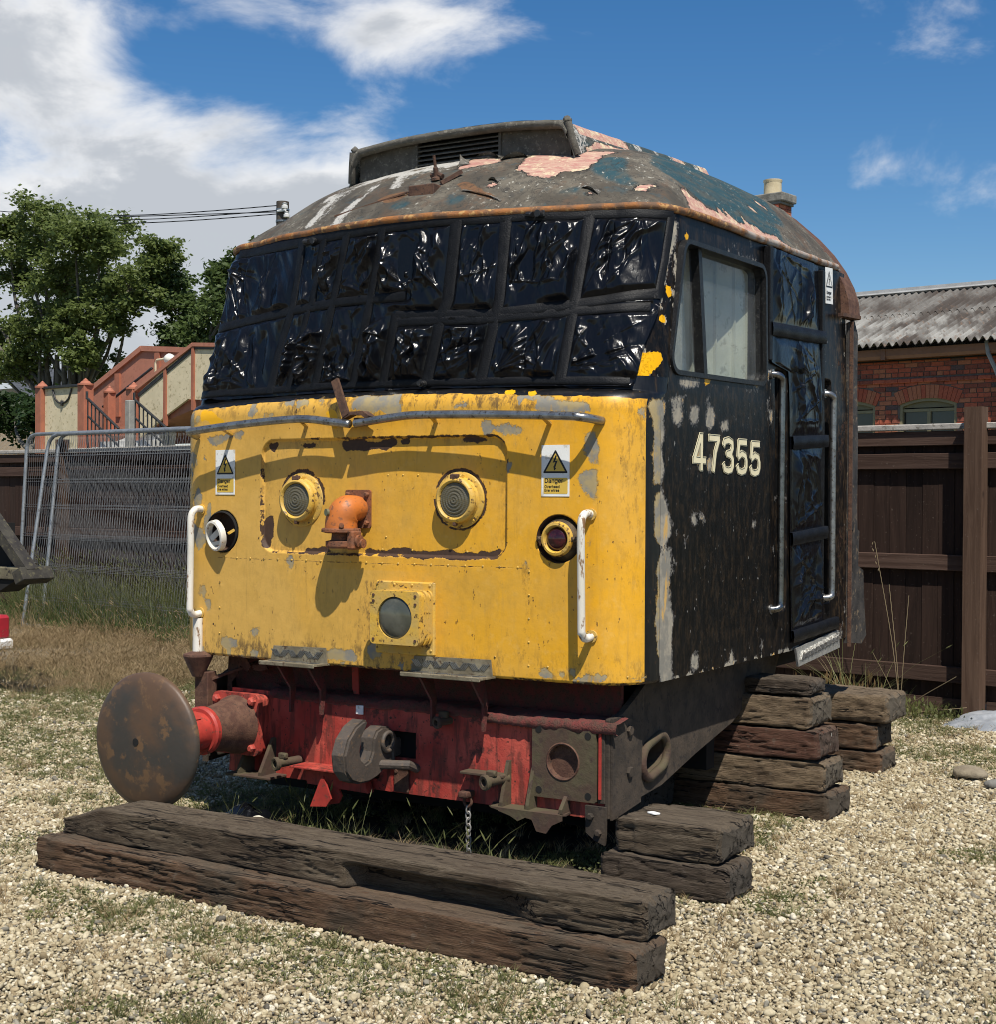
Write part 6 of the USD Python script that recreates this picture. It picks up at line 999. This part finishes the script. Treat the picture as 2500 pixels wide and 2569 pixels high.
# ---- brick house far left
M_HB = None
g = G(); vb = g.pos(); br = g.add('brick_texture', vector=g.add('mapping', vector=vb, rotation=(math.pi / 2, 0, -.157)) + '.vector', scale=1., color1=(.34, .22, .12), color2=(.42, .29, .17), mortar=(.40, .36, .30), mortar_size=.012, brick_width=.23, row_height=.078) + '.color'; M_HB = g.done('buff_brick', g.bsdf(br, .85))
M_SLATE = speck('blue_slate', (.045, .05, .06), (.075, .08, .09), 5, .7, .003)
hs = thing('brick_house', 'buff brick house with a white window behind the trees at far left', 'house')
obj('wall', fprism([(-90, 0), (-74.9, 0), (-74.9, 6.6), (-77.4, 8.2), (-90, 8.2)], -48, 8.), M_HB, hs, False); obj('roof', fprism([(-90.3, 9.8), (-79.5, 9.8), (-74.4, 6.5), (-74.4, 6.3), (-79.6, 9.5), (-90.3, 9.5)], -48.3, 8.7), M_SLATE, hs, False)
obj('chimney', cat(fbox(-75.15, -73.75, -46, -45, 0, 9.4), fbox(-75.25, -73.65, -46.1, -44.9, 9.0, 9.2)), M_HB, hs, False)
w = obj('window', cat(fbox(-76.5, -75.5, -40.0, -39.93, 6.1, 6.2), fbox(-76.5, -75.5, -40, -39.93, 7.2, 7.3), *[fbox(s_ - .05, s_ + .05, -40, -39.92, 6.1, 7.3) for s_ in (-76.5, -76.0, -75.5)]), speck('white_frame', (.75, .75, .73), (.7, .7, .68), 4, .5, 0), hs, False); obj('pane', fbox(-76.45, -75.55, -39.99, -39.96, 6.2, 7.2), M_DARK, w, False)
# ---- telegraph pole and wires
pole = thing('telegraph_pole', 'telegraph pole top rising behind the cab roof', 'pole'); obj('pole_shaft', tube([FP(-39.65, -28, 0), FP(-39.65, -28, 13.1)], .25, 12), speck('tarred_pole', (.05, .042, .034), (.085, .07, .055), 7, .9, .004), pole, 60)
obj('insulator', cat(*[lathe([(.05, 0), (.13, .02), (.13, .12), (.07, .16), (.1, .22), (1e-4, .26)], FP(-39.3 + k, -27.8, z), (0, 0, 1), 10) for k, z in ((0, 12.75), (.12, 12.4))], ftube([(-39.65, -27.75, 12.7), (-39.2, -27.75, 12.7)], .05, 6)), speck('white_insulator', (.6, .6, .58), (.5, .5, .48), 6, .4, 0), pole, 40)
obj('steel_band', cat(*[tube([FP(-39.65, -28, z), FP(-39.65, -28, z + .07)], .27, 12) for z in (12.3, 12.75)]), M_STEEL, pole, 60)
for k, (za, zb, lb) in enumerate(((12.98, 15.55, 'topmost'), (12.79, 15.36, 'second'), (12.65, 15.20, 'third'), (12.72, 14.75, 'lowest'))):
    q = [FP(-39.7 - 26 * t, -28 + 0 * t, za + (zb - za) * t * 1.25 - .5 * math.sin(math.pi * t) * (k != 3)) for t in np.linspace(0, 1, 14)]; obj('overhead_wire', tube(q, .021, 4, False), M_IRON, None, True, label=f"thin black overhead wire above the ash tree, {lb} of the four at the pole", cat='wire', group='overhead wires')

# ================================================================ station building right of the cab
M_MORT = speck('sooty_mortar', (.11, .085, .07), (.15, .12, .10), 8, .95, .004)
BR = [speck(f"red_brick_{nm}", a, b, 14, .85, .002, c3=c) for nm, a, b, c in (('plain', (.35, .080, .042), (.41, .105, .055), (.25, .06, .04)), ('dark', (.20, .055, .035), (.26, .075, .045), (.12, .04, .03)), ('orange', (.37, .13, .065), (.42, .15, .08), (.28, .10, .055)), ('blue', (.07, .055, .06), (.12, .07, .06), (.2, .08, .06)))]
stn = thing('station_building', 'red brick station building with corrugated roof and chimney behind the right fence', 'building')
r = np.random.default_rng(9)
def arch(e0, e1, zs_, rise, th): 
    w_ = (e1 - e0) / 2; R = (w_ * w_ + rise * rise) / (2 * rise); return (-(e0 + e1) / 2, zs_ + rise - R, R, math.asin(w_ / R))
openings = []
for e0, e1 in ((5.79, 6.81), (7.26, 8.28)):
    cx, cz, R, a0 = arch(e0, e1, 3.275, .10, .2); hole = sg.Polygon([(-e1, 2.2), (-e0, 2.2)] + [(cx + R * math.sin(a), cz + R * math.cos(a)) for a in np.linspace(a0, -a0, 16)]); ringp = sg.Polygon([(cx + q * math.sin(a), cz + q * math.cos(a)) for q, rng_ in ((R - .01, np.linspace(-a0 * 1.04, a0 * 1.04, 16)), (R + .235, np.linspace(a0 * 1.04, -a0 * 1.04, 16))) for a in rng_]); openings.append((hole, ringp, cx, cz, R, a0, e0, e1))
blocked = shapely.union_all([o[0] for o in openings] + [o[1].buffer(.006) for o in openings])
wall = obj('wall', cat(fprism(sg.box(-14, 0, -1.5, 4.10).difference(shapely.union_all([o[0] for o in openings])), -13.152, .14), fbox(-14, -1.5, -16, -13.4, 0, 4.1)), M_MORT, stn, False)
k = 0; z = 2.72
while z < 4.05:
    s = -8.0 + (.117 if k % 2 else 0); hd = k % 2 == 1
    while s < -4.75:
        L = .108 if (k % 4 == 1) else .226; b = sg.box(s + .004, z + .004, min(s + L, s + L) - .004, z + .071)
        if not (3.63 < z < 3.70):
            g_ = b.difference(blocked)
            if g_.area > .0025: obj('brick', fprism(g_ if g_.geom_type == 'Polygon' else max(g_.geoms, key=lambda q: q.area), -13.012, .012 + r.uniform(0, .003)), BR[r.choice(4, p=[.5, .22, .2, .08])], wall, False)
        s += L + .008
    k += 1; z += .079
for hole, rp, cx, cz, R, a0, e0, e1 in openings:
    nb = 15; aa = np.linspace(-a0 * 1.04, a0 * 1.04, nb + 1)
    for i in range(nb):
        p0, p1 = aa[i] + .003, aa[i + 1] - .003
        obj('arch_brick', fprism([(cx + q * math.sin(a), cz + q * math.cos(a)) for q, a in ((R, p0), (R + .225, p0), (R + .225, p1), (R, p1))], -13.012, .018), BR[r.choice([0, 2, 2])], wall, False)
    rev = obj('window', fprism(hole.difference(hole.buffer(-.05)), -13.11, .09), speck('olive_window_paint_' + ('a' if e0 < 6 else 'b'), (.24, .205, .115), (.20, .17, .095), 5, .55, .001), stn, False)
    obj('window_soffit', fprism(hole, -13.13, .02), M_DARK, rev, False)
    obj('glazing_bar', cat(fbox(-e1 + .04, -e0 - .04, -13.11, -13.05, 3.15, 3.20), fbox(-e1 + .04, -e0 - .04, -13.11, -13.06, 2.3, 2.36), fbox(-(e0 + e1) / 2 - .03, -(e0 + e1) / 2 + .03, -13.11, -13.05, 2.3, 3.16)), speck('window_bar_' + ('a' if e0 < 6 else 'b'), (.25, .215, .125), (.21, .18, .10), 5, .55, .001), rev, False)
    obj('fanlight', fprism(hole.intersection(sg.box(-e1, 3.19, -e0, 4)).buffer(-.03), -13.10, .03), speck('olive_board_' + ('a' if e0 < 6 else 'b'), (.19, .165, .095), (.16, .14, .08), 5, .6, .001), rev, False)
    for p0, p1 in ((-e1 + .05, -(e0 + e1) / 2 - .03), (-(e0 + e1) / 2 + .03, -e0 - .05)): obj('pane', fbox(p0, p1, -13.105, -13.09, 2.36, 3.15), speck(f"dark_pane_{int(-p0 * 100)}", (.02, .022, .024), (.03, .032, .034), 2, .08, 0, spec=.6), rev, False)
for i in range(22):
    obj('string_brick', fbox(-8.0 + i * .235, -8.0 + i * .235 + .229, -13.02, -12.955, 3.645, 3.715, .012), BR[r.choice([0, 1])], wall, False)
obj('eaves_board', fbox(-14, -1.5, -12.98, -12.90, 4.02, 4.2), M_DARK, stn, False)
M_GUT = speck('brown_gutter_paint', (.22, .105, .065), (.19, .09, .055), 4, .5, .001); gpf = [(-12.90, 4.04), (-12.80, 4.05), (-12.76, 4.10), (-12.75, 4.215), (-12.77, 4.215), (-12.78, 4.11), (-12.90, 4.07)]
for a, b in ((-14, -10.2), (-10.195, -7.0), (-6.995, -3.0), (-2.995, -1.5)):
    obj('gutter', cat(prism([(n_, z_) for n_, z_ in gpf], b - a, FP(b, 0, 0), FN, A([0, 0, 1.]))), M_GUT, stn, False)
obj('gutter_joint', cat(*[fbox(s_ - .04, s_ + .04, -12.90, -12.742, 4.035, 4.22) for s_ in (-7.0, -3.0)]), M_GUT, stn, False)
obj('downpipe', ftube([(-5.2, -12.78, 4.25), (-5.16, -12.75, 4.05), (-5.06, -12.8, 3.8), (-5.0, -12.9, 3.55), (-5.0, -12.9, 1.0)], .035, 8), speck('lead_pipe', (.25, .25, .25), (.2, .2, .2), 5, .5, .001), stn, True)
vv = None; g = G(); vv = g.pos((1, .45, .45)); n = g.noise(2.0, 5, .55, vv); col = g.mix(g.step(n, .36, .64), (.060, .050, .043), (.27, .265, .245)); col = g.mix(g.mul(g.step(g.noise(8, 4, .6), .56, .66), .6), col, (.16, .105, .072)); col = g.mix(g.mul(g.step(g.noise(9, 4, .6, vv), .54, .66), .6), col, (.07, .06, .053)); zz3 = g.xyz()[2]
M_CORR = g.done('lichened_corrugated_sheet', g.bsdf(g.mix(g.mul(g.step(zz3, 4.85, 5.2), .55), col, (.055, .046, .040)), .9, g.bump(g.noise(40, 4, .6), .006), 0., .2))
def roof_sheet(s0, s1, a, b, lift):
    n_s = max(8, int((s1 - s0) / .136 * 10)); S = np.linspace(s0, s1, n_s); K = np.linspace(a, b, 5); SS, KK = np.meshgrid(S, K); nv, zv = -12.55 - 3.68 * KK, 4.275 + 1.385 * KK + lift; wv = .036 * np.cos(SS / .136 * 2 * np.pi); P = F0 + SS[..., None] * FX + (nv + .0)[..., None] * FN + (zv + wv)[..., None] * A([0, 0, 1.]); m = grid(P)
    if m.face_normals.mean(0)[2] < 0: m.invert()
    m2 = m.copy(); m2.vertices -= [0, 0, .012]; m2.invert(); return cat(m, m2)
for k in range(12):
    s0 = -13.6 + k * 1.02
    for a, b, l in ((0, .54, .0), (.50, 1.0, .016)): obj('roof_sheet', roof_sheet(s0, s0 + 1.05, a, b, (0 if a == 0 else -.0) + l + .004 * (k % 2)), M_CORR, stn, True)
obj('ridge_cap', cat(fprism([(-13.8, 5.62), (-1.4, 5.62), (-1.4, 5.75), (-13.8, 5.75)], -16.30, .14), bar(FP(-13.8, -16.1, 5.60), FP(-1.4, -16.1, 5.60), .3, .03, (.0, .35, 1))), speck('grey_ridge', (.34, .34, .33), (.42, .42, .41), 5, .85, .003), stn, False)
obj('rear_roof', fprism([(-13.6, 4.2), (-1.4, 4.2), (-1.4, 5.6), (-13.6, 5.6)], -16.5, .1), M_CORR, stn, False)
ch = obj('chimney', fbox(-11.40, -10.93, -16.55, -16.05, 4.6, 7.70), M_MORT, stn, False, label='brick chimney stack with concrete cap')
for k in range(27):
    z = 5.56 + k * .079
    for i in range(3):
        s0 = -11.405 + (i * .245 if k % 2 else i * .245 - .09); a, b = max(s0, -11.405), min(s0 + .237, -10.925)
        if b - a > .05: obj('brick', fbox(a, b, -16.055, -16.038, z, z + .071), BR[r.choice([0, 1, 2])], ch, False)
        a, b = -16.56 + i * .245 - (.09 if k % 2 else 0), 0; b = min(a + .237, -16.05); a = max(a, -16.56)
        if b - a > .05: obj('brick', fbox(-10.932, -10.915, a, b, z, z + .071), BR[r.choice([0, 1, 2])], ch, False)
obj('chimney_cap', cat(fbox(-11.51, -10.81, -16.60, -16.0, 7.74, 7.92, .02), fbox(-11.45, -10.87, -16.57, -16.03, 7.69, 7.74)), speck('mossy_concrete', (.12, .115, .10), (.22, .21, .185), 7, .9, .006), ch, False)
obj('chimney_pot', lathe([(.20, 0), (.185, .04), (.18, .27), (.195, .29), (.195, .33), (.15, .33), (.15, .1)], FP(-11.21, -16.3, 7.91), (0, 0, 1), 20), speck('buff_pot', (.46, .38, .24), (.52, .44, .29), 6, .8, .003), ch, 40)
